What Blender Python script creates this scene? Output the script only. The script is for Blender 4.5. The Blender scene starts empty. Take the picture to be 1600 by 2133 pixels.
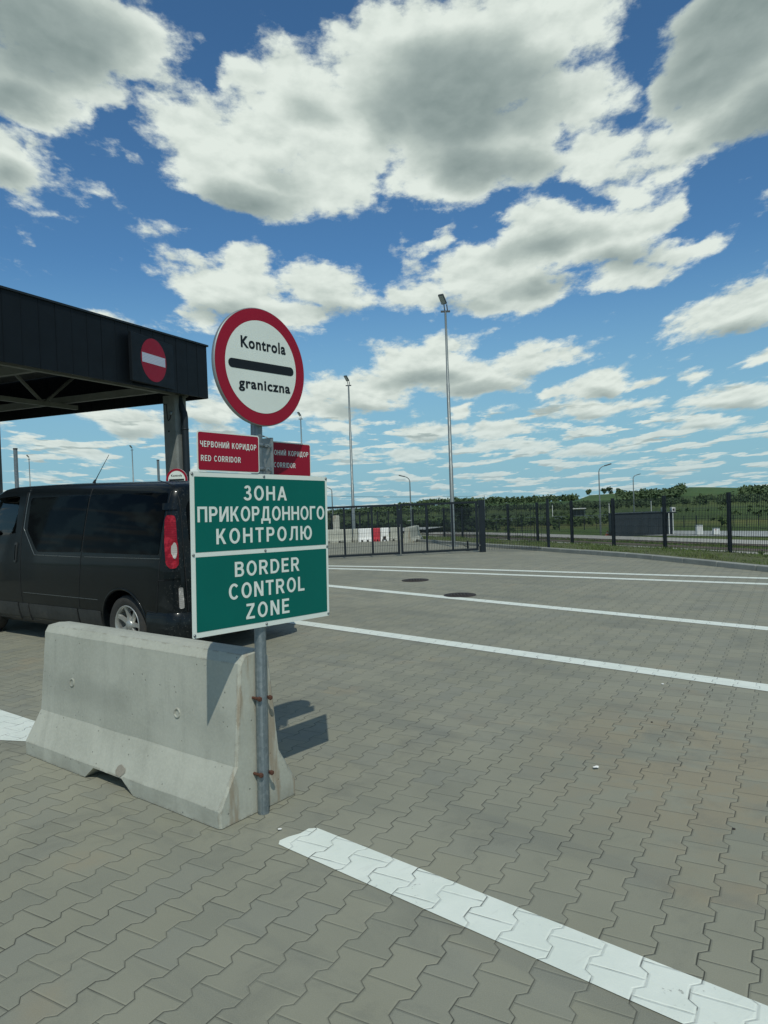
import bpy, bmesh, math, random
import numpy as np
from mathutils import Vector, Matrix
random.seed(7)
S = bpy.context.scene
COL = S.collection
R = math.radians

# ------------------------------------------------------------------ camera
EYE = 1.62
ROLL = math.atan(.037)
PITCH = R(1.011)
cam_data = bpy.data.cameras.new('camera')
cam_data.sensor_fit = 'HORIZONTAL'
cam_data.sensor_width = 36
cam_data.lens = 36 * 1500 / 1600
cam_data.clip_start = .05
cam_data.clip_end = 6000
cam = bpy.data.objects.new('camera', cam_data)
COL.objects.link(cam)
fwd = Vector((0, math.cos(PITCH), -math.sin(PITCH)))
up0 = Vector((0, math.sin(PITCH), math.cos(PITCH)))
rt0 = Vector((1, 0, 0))
rt = rt0 * math.cos(ROLL) - up0 * math.sin(ROLL)
up = rt0 * math.sin(ROLL) + up0 * math.cos(ROLL)
cam.matrix_world = Matrix(((rt.x, up.x, -fwd.x, 0), (rt.y, up.y, -fwd.y, 0), (rt.z, up.z, -fwd.z, EYE), (0, 0, 0, 1)))
S.camera = cam
S.view_settings.view_transform = 'Standard'
S.view_settings.look = 'None'
S.view_settings.exposure = 0
S.view_settings.gamma = 1
S.cycles.use_denoising = True
S.cycles.max_bounces = 6

# ------------------------------------------------------------------ sun
SUN_EL, SUN_AZ = R(52.5), R(172.5)          # azimuth clockwise from +Y: behind the camera
sun_dir = Vector((math.sin(SUN_AZ) * math.cos(SUN_EL), math.cos(SUN_AZ) * math.cos(SUN_EL), math.sin(SUN_EL)))
sl = bpy.data.lights.new('sun', 'SUN')
sl.energy = 2.5
sl.angle = R(.53)
sl.color = (1, .975, .86)
so = bpy.data.objects.new('sun', sl)
so.rotation_euler = sun_dir.to_track_quat('Z', 'Y').to_euler()
COL.objects.link(so)

# ------------------------------------------------------------------ sky: Nishita air with procedural cumulus
class NT:
    """small helper that adds nodes to a tree and wires them"""
    def __init__(s, nt): s.nt = nt
    def add(s, kind, **kw):
        n = s.nt.nodes.new(kind)
        for k, v in kw.items(): setattr(n, k, v)
        return n
    def link(s, a, b): s.nt.links.new(a, b)
    def put(s, sock, v):
        if hasattr(v, 'is_output'): s.link(v, sock)
        else: sock.default_value = v
    def m(s, op, *a, clamp=False):
        n = s.add('ShaderNodeMath', operation=op, use_clamp=clamp)
        for i, v in enumerate(a): s.put(n.inputs[i], v)
        return n.outputs[0]
    def vm(s, op, *a):
        n = s.add('ShaderNodeVectorMath', operation=op)
        for i, v in enumerate(a):
            if op == 'SCALE' and i == 1: s.put(n.inputs['Scale'], v)
            else: s.put(n.inputs[i], v)
        return n.outputs['Value'] if op in ('DOT_PRODUCT', 'LENGTH', 'DISTANCE') else n.outputs[0]
    def xyz(s, v):
        n = s.add('ShaderNodeSeparateXYZ'); s.link(v, n.inputs[0]); return n.outputs
    def comb(s, x, y, z=0.):
        n = s.add('ShaderNodeCombineXYZ')
        for i, v in enumerate((x, y, z)): s.put(n.inputs[i], v)
        return n.outputs[0]
    def ss(s, v, a, b, x=0., y=1.):
        n = s.add('ShaderNodeMapRange', interpolation_type='SMOOTHSTEP')
        for i, q in enumerate((v, a, b, x, y)): s.put(n.inputs[i], q)
        return n.outputs[0]
    def lin(s, v, a, b, x=0., y=1.):
        n = s.add('ShaderNodeMapRange')
        for i, q in enumerate((v, a, b, x, y)): s.put(n.inputs[i], q)
        return n.outputs[0]
    def mix(s, f, a, b, blend='MIX'):
        n = s.add('ShaderNodeMix', data_type='RGBA', blend_type=blend)
        s.put(n.inputs[0], f)
        for i, v in ((6, a), (7, b)):
            s.put(n.inputs[i], v if hasattr(v, 'is_output') else (*v, 1))
        return n.outputs[2]
    def noise(s, vec, scale, detail=4., rough=.5, dist=0., color=False, dim=None):
        n = s.add('ShaderNodeTexNoise')
        if vec is not None: s.link(vec, n.inputs['Vector'])
        n.inputs['Scale'].default_value = scale
        n.inputs['Detail'].default_value = detail
        if dim: n.noise_dimensions = dim
        n.inputs['Roughness'].default_value = rough
        n.inputs['Distortion'].default_value = dist
        return n.outputs['Color'] if color else n.outputs['Fac']
    def ramp(s, f, stops, interp='LINEAR'):
        n = s.add('ShaderNodeValToRGB')
        n.color_ramp.interpolation = interp
        e = n.color_ramp.elements
        while len(e) < len(stops): e.new(.5)
        for q, (p, c) in zip(e, stops):
            q.position = p; q.color = (*c, 1)
        s.put(n.inputs[0], f)
        return n.outputs[0]

# cumulus heaps: azimuth-like u, height-like v, radii, turn, fullness
HEAPS = [(-0.514,-0.453,0.237,0.137,0.27,1.25),(-0.603,-0.597,0.175,0.111,0.27,1.2),(-0.411,-0.478,0.106,0.096,0.21,1),(-0.698,-0.816,0.128,0.147,0.23,1.05),(-0.487,-0.619,0.054,0.074,-0.68,0.62),(-0.622,-0.786,0.069,0.099,0.21,0.7),(-0.261,-0.733,0.214,0.207,0.31,1.15),(-0.321,-0.658,0.118,0.152,0.11,1),(-0.138,-0.546,0.113,0.18,0.03,1.05),(-0.228,-0.833,0.181,0.146,0.04,1.05),(-0.397,-0.802,0.068,0.099,0.12,0.85),(-0.235,-0.563,0.075,0.068,0.67,0.72),(0.117,-0.557,0.249,0.3,-0.12,1.35),(0.014,-0.412,0.098,0.139,-0.06,1.05),(0.261,-0.457,0.177,0.166,-0.21,1.15),(0.173,-0.762,0.228,0.157,-0.13,1.15),(0.288,-0.685,0.181,0.179,-0.19,1.2),(0.447,-0.786,0.128,0.087,-0.75,0.95),(-0.058,-0.687,0.141,0.261,-0.02,1.1),(0.339,-0.609,0.1,0.15,-0.23,0.9),(-0.049,-0.881,0.063,0.098,-0.04,0.6),(0.599,-0.54,0.164,0.168,-0.37,1.25),(0.705,-0.732,0.178,0.174,-0.35,1.25),(0.61,-0.845,0.094,0.163,0.65,1.0),(0.545,-0.644,0.073,0.105,-0.31,0.8),(0.559,-0.92,0.078,0.103,0.69,0.9),(0.378,-1.015,0.181,0.144,-0.18,1.1),(0.264,-1.165,0.222,0.158,0.17,1.1),(0.536,-1.099,0.198,0.164,0.07,1.05),(0.638,-1.024,0.119,0.101,0.18,0.95),(0.749,-1.143,0.099,0.067,0.03,0.8),(0.123,-1.255,0.128,0.123,-0.1,1.05),(0.376,-1.265,0.21,0.146,-0.0,1.1),(0.623,-1.249,0.132,0.099,0.09,0.85),(0.12,-1.031,0.072,0.052,0.6,0.6),(-0.374,-1.217,0.194,0.149,0.03,1.1),(-0.322,-1.133,0.093,0.109,0.03,1.0),(-0.115,-1.206,0.148,0.141,-0.03,1.05),(-0.492,-1.345,0.102,0.106,0.04,0.85),(-0.253,-1.305,0.129,0.141,-0.01,0.9),(-0.67,-1.345,0.08,0.056,0.08,0.75),(0.142,-1.64,0.205,0.204,-0.1,1.1),(0.239,-1.531,0.115,0.13,0.23,0.9),(0.51,-1.64,0.141,0.141,-0.15,1.05),(-0.086,-1.79,0.236,0.199,-0.07,1.05),(0.331,-1.759,0.324,0.176,0.06,1.0),(-0.22,-1.916,0.214,0.182,-0.06,0.9),(-0.421,-1.792,0.196,0.18,-0.03,0.9),(-0.971,-2.04,0.206,0.179,-0.0,1.0),(-0.65,-1.94,0.189,0.222,-0.02,1.0),(0.974,-1.487,0.166,0.19,0.1,1.15),(1.029,-1.418,0.083,0.144,0.06,1.0),(1.224,-1.736,0.077,0.106,-0.23,0.9),(0.791,-1.843,0.147,0.149,-0.17,1.1),(0.936,-1.868,0.086,0.052,-0.18,0.8),(1.083,-1.873,0.094,0.078,-0.19,0.7),(1.338,-2.039,0.236,0.144,-0.19,1.05),(0.845,-2.055,0.252,0.121,-0.15,1.0),(0.616,-1.878,0.057,0.079,-0.15,0.7),(0.315,-1.996,0.067,0.076,-0.11,0.8),(0.242,-2.191,0.19,0.141,-0.11,1.0),(0.508,-2.187,0.258,0.129,0.09,0.9),(1.351,-2.251,0.228,0.103,-0.17,0.95),(1.069,-2.475,0.267,0.115,-0.14,0.9),(0.606,-2.384,0.305,0.126,-0.12,0.85),(0.154,-2.454,0.194,0.127,-0.11,0.85),(1.63,-2.356,0.107,0.08,-0.17,0.8),(-0.185,-2.093,0.138,0.104,-0.07,0.85),(-1.344,-2.323,0.149,0.119,-0.02,0.9)]
# where the bases and thick middles of those heaps lie in their own shade
BASES = [(-0.558,-0.485,0.215,0.137,0.28,1.25),(-0.627,-0.625,0.143,0.071,0.27,0.9),(-0.724,-0.86,0.103,0.063,0.23,0.75),(-0.45,-0.539,0.05,0.037,0.21,0.4),(0.171,-0.595,0.227,0.184,-0.14,1.2),(0.231,-0.756,0.198,0.111,-0.16,1.0),(0.046,-0.625,0.101,0.142,-0.08,0.85),(0.214,-0.48,0.111,0.097,-0.18,0.6),(-0.275,-0.875,0.174,0.095,0.05,0.9),(-0.171,-0.772,0.108,0.088,0.02,0.55),(-0.116,-0.595,0.063,0.063,0.01,0.45),(0.614,-0.565,0.165,0.171,-0.37,1.2),(0.737,-0.777,0.124,0.127,-0.35,1.1),(0.635,-0.839,0.06,0.049,-0.3,0.5),(0.399,-1.071,0.152,0.085,0.05,0.85),(0.435,-1.253,0.178,0.079,0.08,0.8),(0.601,-1.177,0.16,0.093,0.08,0.75),(0.216,-1.299,0.145,0.064,-0.12,0.6),(-0.409,-1.318,0.178,0.088,0.03,0.8),(-0.123,-1.296,0.143,0.075,-0.04,0.75),(0.148,-1.739,0.216,0.096,-0.1,0.8),(0.358,-1.822,0.302,0.089,0.03,0.8),(-0.094,-1.924,0.217,0.106,-0.07,0.75),(0.53,-1.72,0.115,0.063,-0.15,0.7),(1.041,-1.595,0.144,0.096,0.04,0.85),(0.825,-1.925,0.126,0.061,-0.16,0.75),(1.396,-2.122,0.228,0.062,-0.18,0.8),(0.871,-2.113,0.22,0.055,-0.15,0.7),(-1.013,-2.12,0.178,0.083,-0.01,0.75),(-0.689,-2.045,0.163,0.098,-0.03,0.7),(0.249,-2.254,0.175,0.064,-0.11,0.6),(1.387,-2.302,0.192,0.045,-0.16,0.6),(1.097,-2.526,0.225,0.054,-0.14,0.6)]
CK, CE, CP = 1.15, .06, .6
world = bpy.data.worlds.new('World')
S.world = world
world.use_nodes = True
wt = NT(world.node_tree)
world.node_tree.nodes.clear()

def heap_group(heaps, name):
    g = bpy.data.node_groups.new(name, 'ShaderNodeTree')
    g.interface.new_socket('Vector', in_out='INPUT', socket_type='NodeSocketVector')
    g.interface.new_socket('Mass', in_out='OUTPUT', socket_type='NodeSocketFloat')
    t = NT(g)
    i = t.add('NodeGroupInput'); o = t.add('NodeGroupOutput')
    acc = None
    for u, v, ru, rv, th, st in heaps:
        mp = t.add('ShaderNodeMapping', vector_type='TEXTURE')
        mp.inputs[1].default_value = (u, v, 0)
        mp.inputs[2].default_value = (0, 0, th)
        mp.inputs[3].default_value = (ru * 1.2, rv * 1.2, 1)
        t.link(i.outputs[0], mp.inputs[0])
        gr = t.add('ShaderNodeTexGradient', gradient_type='SPHERICAL')
        t.link(mp.outputs[0], gr.inputs[0])
        w = t.m('MULTIPLY', gr.outputs['Fac'], st)
        acc = w if acc is None else t.m('SMOOTH_MAX', acc, w, .12)
    t.link(acc, o.inputs[0])
    return g
HG = heap_group(HEAPS, 'cloud_heaps')
BG = heap_group(BASES, 'cloud_bases')

tc = wt.add('ShaderNodeTexCoord')
dx, dy, dz = wt.xyz(tc.outputs['Generated'])
hor = wt.m('SQRT', wt.m('ADD', wt.m('MULTIPLY', dx, dx), wt.m('MULTIPLY', dy, dy)))
elev = wt.m('DIVIDE', dz, wt.m('MAXIMUM', hor, .3))
ep = wt.m('MAXIMUM', elev, -.045)
az = wt.m('ARCTAN2', dx, dy)
hb = wt.m('ADD', ep, CE)
u = wt.m('DIVIDE', az, wt.m('POWER', hb, CP))
v = wt.m('MULTIPLY', wt.m('LOGARITHM', hb, math.e), CK)
q0 = wt.comb(u, v, 0.)
D2 = '2D'
w1 = wt.vm('SUBTRACT', wt.noise(q0, 3.6, 2., .5, color=True, dim=D2), (.5, .5, .5))
w2 = wt.vm('SUBTRACT', wt.noise(q0, 15., 4., .6, color=True, dim=D2), (.5, .5, .5))
q = wt.vm('ADD', q0, wt.vm('ADD', wt.vm('SCALE', w1, .19), wt.vm('SCALE', w2, .06)))
def mass(vec, g=None):
    n = wt.add('ShaderNodeGroup', node_tree=g or HG)
    wt.link(vec, n.inputs[0]); return n.outputs[0]
def puffs(vec, det):
    a = wt.noise(vec, 5., det, .6, dim=D2)
    vo = wt.add('ShaderNodeTexVoronoi', feature='F1', voronoi_dimensions='2D')
    wt.link(vec, vo.inputs['Vector'])
    vo.inputs['Scale'].default_value = 8.
    vo.inputs['Detail'].default_value = 2.
    vo.inputs['Roughness'].default_value = .55
    b = wt.m('SUBTRACT', .5, vo.outputs['Distance'])
    return wt.m('ADD', wt.m('SUBTRACT', a, .5), wt.m('MULTIPLY', b, .22))
pf = puffs(wt.vm('ADD', q0, wt.vm('SCALE', w2, .03)), 8.)
# scattered small clouds low over the land and all round the rest of the sky
low = wt.noise(wt.vm('MULTIPLY', q0, (.85, 1.9, 1.)), 4.4, 5., .55, dim=D2)
low_up = wt.noise(wt.vm('MULTIPLY', wt.vm('ADD', q0, (0., .05, 0.)), (.85, 1.9, 1.)), 4.4, 3., .55, dim=D2)
lowc = wt.m('MULTIPLY', wt.ss(low, .44, .60), wt.ss(elev, .17, .08))
behind = wt.m('MULTIPLY', wt.ss(wt.noise(q0, 1.6, 5., .55, dim=D2), .47, .62), wt.ss(wt.m('ABSOLUTE', az), .62, .9))
m0 = wt.m('MAXIMUM', mass(q), wt.m('MAXIMUM', wt.m('MULTIPLY', lowc, .55), wt.m('MULTIPLY', behind, .8)))
dens = wt.m('ADD', m0, wt.m('MULTIPLY', pf, wt.lin(elev, .0, .35, .8, 1.1)))
wisp = wt.m('MULTIPLY', wt.m('SUBTRACT', wt.noise(q0, 34., 5., .68, dim=D2), .5), .34)
cover = wt.ss(wt.m('ADD', dens, wisp), .16, .50)
# light: thin rims and sunlit heads white, thick middles and bases softly grey
qs = wt.vm('ADD', q0, wt.vm('ADD', wt.vm('SCALE', w1, .14), wt.vm('SCALE', w2, .03)))
core = wt.m('MAXIMUM', mass(qs, BG), wt.m('MULTIPLY', behind, .6))
core = wt.m('MAXIMUM', core, wt.m('MULTIPLY', lowc, wt.ss(wt.m('SUBTRACT', low_up, low), -.05, .12, 0., .85)))
pf_up = puffs(wt.vm('ADD', q0, (-.008, .03, 0.)), 5.)
thick = wt.m('ADD', core, wt.m('MULTIPLY', pf, .62))
grey = wt.m('MULTIPLY', wt.ss(thick, .02, .85), wt.lin(elev, .05, .45, .55, .80))
relief = wt.m('MULTIPLY', wt.m('SUBTRACT', pf, pf_up), .75)
lit = wt.m('ADD', wt.m('SUBTRACT', .92, grey), relief, clamp=True)
cloud = wt.ramp(lit, [(0., (.235, .30, .292)), (.3, (.325, .395, .38)), (.62, (.47, .545, .51)), (.97, (.75, .82, .76))])
sky = wt.add('ShaderNodeTexSky', sky_type='NISHITA')
sky.sun_disc = False
sky.sun_elevation = SUN_EL
sky.sun_rotation = SUN_AZ
sky.air_density = 1.0
sky.dust_density = .6
sky.ozone_density = 1.5
air = wt.mix(1., sky.outputs[0], (.47, .80, 1.0), 'MULTIPLY')
air = wt.mix(wt.ss(elev, .0, .34, .85, 0.), air, (2.5, 4.7, 5.8))
cl10 = wt.vm('SCALE', cloud, 10.)
cl10 = wt.mix(wt.ss(elev, .0, .14, .6, 0.), cl10, (4.2, 5.6, 6.0))
col = wt.mix(cover, air, cl10)
bg = wt.add('ShaderNodeBackground')
wt.link(col, bg.inputs[0])
bg.inputs[1].default_value = .1
wo = wt.add('ShaderNodeOutputWorld')
wt.link(bg.outputs[0], wo.inputs[0])
world.cycles.sampling_method = 'NONE'

# ------------------------------------------------------------------ mesh and naming helpers
def V(*a): return Vector(a)
class MB:
    """collects plain faces; build() links them as one mesh object"""
    def __init__(s): s.v = []; s.f = []; s.sm = []
    def face(s, pts, smooth=False):
        i = len(s.v); s.v += [tuple(p) for p in pts]; s.f.append(tuple(range(i, i + len(pts)))); s.sm.append(smooth)
    def grid(s, rows, close_u=False, close_v=False, smooth=True):
        n, m = len(rows), len(rows[0]); i = len(s.v)
        for r in rows: s.v += [tuple(p) for p in r]
        for a in range(n if close_v else n - 1):
            for b in range(m if close_u else m - 1):
                a2, b2 = (a + 1) % n, (b + 1) % m
                s.f.append((i + a * m + b, i + a * m + b2, i + a2 * m + b2, i + a2 * m + b)); s.sm.append(smooth)
    def prism(s, poly, o, ex, ey, ez, h, smooth=False):
        """poly in the (ex, ey) plane at o, pushed h along ez"""
        a = [o + ex * p[0] + ey * p[1] for p in poly]; b = [q + ez * h for q in a]
        n = len(poly)
        s.face(a[::-1]); s.face(b)
        for k in range(n): s.face([a[k], a[(k + 1) % n], b[(k + 1) % n], b[k]], smooth)
    def box(s, c, sz, ax=None, bev=0.):
        """box centred at c; ax = three axes"""
        ex, ey, ez = ax or (V(1, 0, 0), V(0, 1, 0), V(0, 0, 1))
        c = Vector(c); hx, hy, hz = sz[0] / 2, sz[1] / 2, sz[2] / 2
        if bev <= 0:
            p = [c + ex * (i * hx) + ey * (j * hy) + ez * (k * hz) for k in (-1, 1) for j in (-1, 1) for i in (-1, 1)]
            for q in ((0, 2, 3, 1), (4, 5, 7, 6), (0, 1, 5, 4), (2, 6, 7, 3), (0, 4, 6, 2), (1, 3, 7, 5)): s.face([p[k] for k in q])
            return
        b = bev
        def ring(z, d):
            x, y = hx - d, hy - d
            pts = [(x - b, -y), (x, -y + b), (x, y - b), (x - b, y), (-x + b, y), (-x, y - b), (-x, -y + b), (-x + b, -y)]
            return [c + ex * a + ey * e + ez * z for a, e in pts]
        rows = [ring(-hz, b), ring(-hz + b, 0), ring(hz - b, 0), ring(hz, b)]
        s.grid(rows, close_u=True, smooth=False)
        s.face(rows[0][::-1]); s.face(rows[-1])
    def tube(s, pts, r, n=8, cap=True, smooth=True):
        pts = [Vector(p) for p in pts]; rr = r if isinstance(r, (list, tuple)) else [r] * len(pts)
        rows = []; ref = None
        for k, p in enumerate(pts):
            t = (pts[min(k + 1, len(pts) - 1)] - pts[max(k - 1, 0)]).normalized()
            if ref is None: ref = V(1, 0, 0) if abs(t.x) < .9 else V(0, 1, 0)
            a = (ref - t * ref.dot(t)).normalized(); b = t.cross(a); ref = a
            rows.append([p + (a * math.cos(2 * math.pi * j / n) + b * math.sin(2 * math.pi * j / n)) * rr[k] for j in range(n)])
        s.grid(rows, close_u=True, smooth=smooth)
        if cap: s.face(rows[0][::-1]); s.face(rows[-1])
    def lathe(s, prof, o, axis, n=32, smooth=True):
        """prof = (radius, along axis)"""
        axis = Vector(axis).normalized(); ref = V(0, 0, 1) if abs(axis.z) < .9 else V(1, 0, 0)
        a = (ref - axis * ref.dot(axis)).normalized(); b = axis.cross(a); o = Vector(o)
        rows = [[o + axis * z + (a * math.cos(2 * math.pi * j / n) + b * math.sin(2 * math.pi * j / n)) * r for j in range(n)] for r, z in prof]
        s.grid(rows, close_u=True, smooth=smooth)
    def disc(s, o, ex, ey, r, n=48):
        s.face([o + ex * (r * math.cos(2 * math.pi * k / n)) + ey * (r * math.sin(2 * math.pi * k / n)) for k in range(n)])
    def build(s, name, mat, parent=None, loc=(0, 0, 0)):
        me = bpy.data.meshes.new(name)
        me.from_pydata(s.v, [], s.f)
        me.polygons.foreach_set('use_smooth', s.sm)
        me.materials.append(mat)
        me.update()
        return link(name, me, parent, loc)
def link(name, me, parent=None, loc=(0, 0, 0)):
    o = bpy.data.objects.new(name, me); COL.objects.link(o)
    if parent: o.parent = parent
    o.location = loc
    return o
def tag(o, label=None, cat=None, group=None, kind=None):
    for k, val in (('label', label), ('category', cat), ('group', group), ('kind', kind)):
        if val: o[k] = val
    return o
def thing(name, label, cat, loc=(0, 0, 0), rot=(0, 0, 0), group=None):
    o = bpy.data.objects.new(name, None); COL.objects.link(o)
    o.empty_display_size = .2
    o.location = loc; o.rotation_euler = rot
    return tag(o, label, cat, group)
def structure(mb, name, mat):
    return tag(mb.build(name, mat), kind='structure')
def dup(o, loc, rz=0., label=None):
    c = o.copy(); COL.objects.link(c); c.location = loc; c.rotation_euler = (0, 0, rz)
    if label: c['label'] = label
    for ch in list(o.children):
        d = ch.copy(); COL.objects.link(d); d.parent = c
        for g in ch.children:
            e = g.copy(); COL.objects.link(e); e.parent = d
    return c

def weld(o, angle=35):
    """merge doubled vertices and shade smooth by angle"""
    bm = bmesh.new(); bm.from_mesh(o.data)
    bmesh.ops.remove_doubles(bm, verts=bm.verts, dist=1e-4)
    bmesh.ops.recalc_face_normals(bm, faces=bm.faces)
    for e in bm.edges: e.smooth = e.calc_face_angle(3.) < R(angle)
    for f in bm.faces: f.smooth = True
    bm.to_mesh(o.data); bm.free()
    return o

# lettering: font curves turned into flat meshes
def glyphs(body, bold, space=1.):
    cu = bpy.data.curves.new('lettering', 'FONT')
    cu.body = body; cu.size = 1; cu.offset = bold; cu.resolution_u = 4; cu.space_character = space
    o = bpy.data.objects.new('lettering', cu); COL.objects.link(o)
    bpy.context.view_layer.update()
    dg = bpy.context.evaluated_depsgraph_get()
    me = bpy.data.meshes.new_from_object(o.evaluated_get(dg))
    vs = [(p.co.x, p.co.y) for p in me.vertices]; fs = [tuple(f.vertices) for f in me.polygons]
    bpy.data.objects.remove(o); bpy.data.curves.remove(cu); bpy.data.meshes.remove(me)
    return vs, fs
def lettering(mb, body, x0, x1, z0, z1, o, ex, ez, bold=.02, ref='H', space=1.):
    """writes body so that its ink spans x0..x1 and its baseline..cap height spans z0..z1 in the plane (o, ex, ez)"""
    vs, fs = glyphs(body, bold, space)
    rv, _ = glyphs(ref, bold)
    b0, b1 = min(p[1] for p in rv), max(p[1] for p in rv)
    a0, a1 = min(p[0] for p in vs), max(p[0] for p in vs)
    i = len(mb.v)
    for p in vs:
        x = x0 + (p[0] - a0) / (a1 - a0) * (x1 - x0); z = z0 + (p[1] - b0) / (b1 - b0) * (z1 - z0)
        mb.v.append(tuple(o + ex * x + ez * z))
    for f in fs: mb.f.append(tuple(i + k for k in f)); mb.sm.append(False)

# ------------------------------------------------------------------ materials
def mat(name):
    m = bpy.data.materials.new(name); m.use_nodes = True
    nt = m.node_tree; nt.nodes.clear()
    t = NT(nt)
    out = t.add('ShaderNodeOutputMaterial')
    b = t.add('ShaderNodeBsdfPrincipled')
    t.link(b.outputs[0], out.inputs[0])
    return m, t, b
def objco(t): return t.add('ShaderNodeTexCoord').outputs['Object']
def worldpos(t): return t.add('ShaderNodeNewGeometry').outputs['Position']
def bump(t, b, h, strength=.3, dist=.01):
    n = t.add('ShaderNodeBump'); n.inputs['Strength'].default_value = strength; n.inputs['Distance'].default_value = dist
    t.link(h, n.inputs['Height']); t.link(n.outputs[0], b.inputs['Normal'])
def simple(name, c, rough=.5, metal=0., var=.15, scale=8., dirt=None, bmp=0., coat=0., spec=.5):
    """plain material with slow colour drift, fine grain and optional dirt"""
    m, t, b = mat(name)
    p = objco(t)
    n = t.noise(p, scale, 6., .6)
    k = t.lin(n, .25, .75, 1 - var, 1 + var)
    col = t.mix(1., c, t.comb(k, k, k), 'MULTIPLY')
    if dirt:
        d = t.ss(t.noise(p, scale * .35, 7., .65), .5, .75)
        col = t.mix(t.m('MULTIPLY', d, dirt[1]), col, dirt[0])
    t.link(col, b.inputs['Base Color'])
    t.link(t.lin(t.noise(p, scale * 2.3, 4.), .2, .8, rough * .8, min(1, rough * 1.2)), b.inputs['Roughness'])
    b.inputs['Metallic'].default_value = metal
    b.inputs['Coat Weight'].default_value = coat
    b.inputs['Specular IOR Level'].default_value = spec
    if bmp: bump(t, b, t.noise(p, scale * 6, 5.), bmp, .004)
    return m

def paver_group():
    g = bpy.data.node_groups.new('bone_pavers', 'ShaderNodeTree')
    g.interface.new_socket('Vector', in_out='INPUT', socket_type='NodeSocketVector')
    for n in ('Joint', 'Id', 'Height'): g.interface.new_socket(n, in_out='OUTPUT', socket_type='NodeSocketFloat')
    t = NT(g); i = t.add('NodeGroupInput'); o = t.add('NodeGroupOutput')
    W, L, A = .163, .195, .088
    c30, s30 = math.cos(R(30)), math.sin(R(30))
    pos = t.vm('ADD', i.outputs[0], t.vm('SCALE', t.vm('SUBTRACT', t.noise(i.outputs[0], 6., 2., color=True), (.5, .5, .5)), .006))
    x = t.m('DIVIDE', t.vm('DOT_PRODUCT', pos, (c30, -s30, 0)), W)
    y = t.m('DIVIDE', t.vm('DOT_PRODUCT', pos, (s30, c30, 0)), L)
    f = t.m('FRACT', y)
    tri = t.m('SUBTRACT', t.m('MULTIPLY', t.m('ABSOLUTE', t.m('SUBTRACT', f, .5)), 4.), 1.)
    T = t.m('MINIMUM', t.m('MAXIMUM', t.m('MULTIPLY', tri, 4.), -1.), 1.)
    k = t.m('ROUND', x)
    par = t.m('SUBTRACT', 1., t.m('MULTIPLY', t.m('FLOORED_MODULO', k, 2.), 2.))
    s = t.m('SUBTRACT', x, t.m('ADD', k, t.m('MULTIPLY', t.m('MULTIPLY', par, A), T)))
    col = t.m('SUBTRACT', k, t.m('LESS_THAN', s, 0.))
    odd = t.m('FLOORED_MODULO', col, 2.)
    y2 = t.m('ADD', y, t.m('ADD', .5, t.m('MULTIPLY', odd, .5)))
    row = t.m('FLOOR', y2)
    fr = t.m('FRACT', y2)
    dj = t.m('MULTIPLY', t.m('MINIMUM', fr, t.m('SUBTRACT', 1., fr)), L)
    db = t.m('MULTIPLY', t.m('ABSOLUTE', s), W * .9)
    wn = t.add('ShaderNodeTexWhiteNoise', noise_dimensions='2D')
    t.link(t.comb(col, row), wn.inputs['Vector'])
    d = t.m('MINIMUM', t.m('ADD', dj, .0006), db)
    wid = t.lin(t.noise(i.outputs[0], 3., 3.), .3, .7, .0014, .0034)
    t.link(t.ss(t.m('DIVIDE', d, wid), 1.15, .55), o.inputs[0])
    t.link(wn.outputs['Value'], o.inputs[1])
    t.link(t.m('ADD', t.ss(d, 0., .009), t.m('MULTIPLY', wn.outputs['Value'], .25)), o.inputs[2])
    return g
PG = paver_group()

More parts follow.
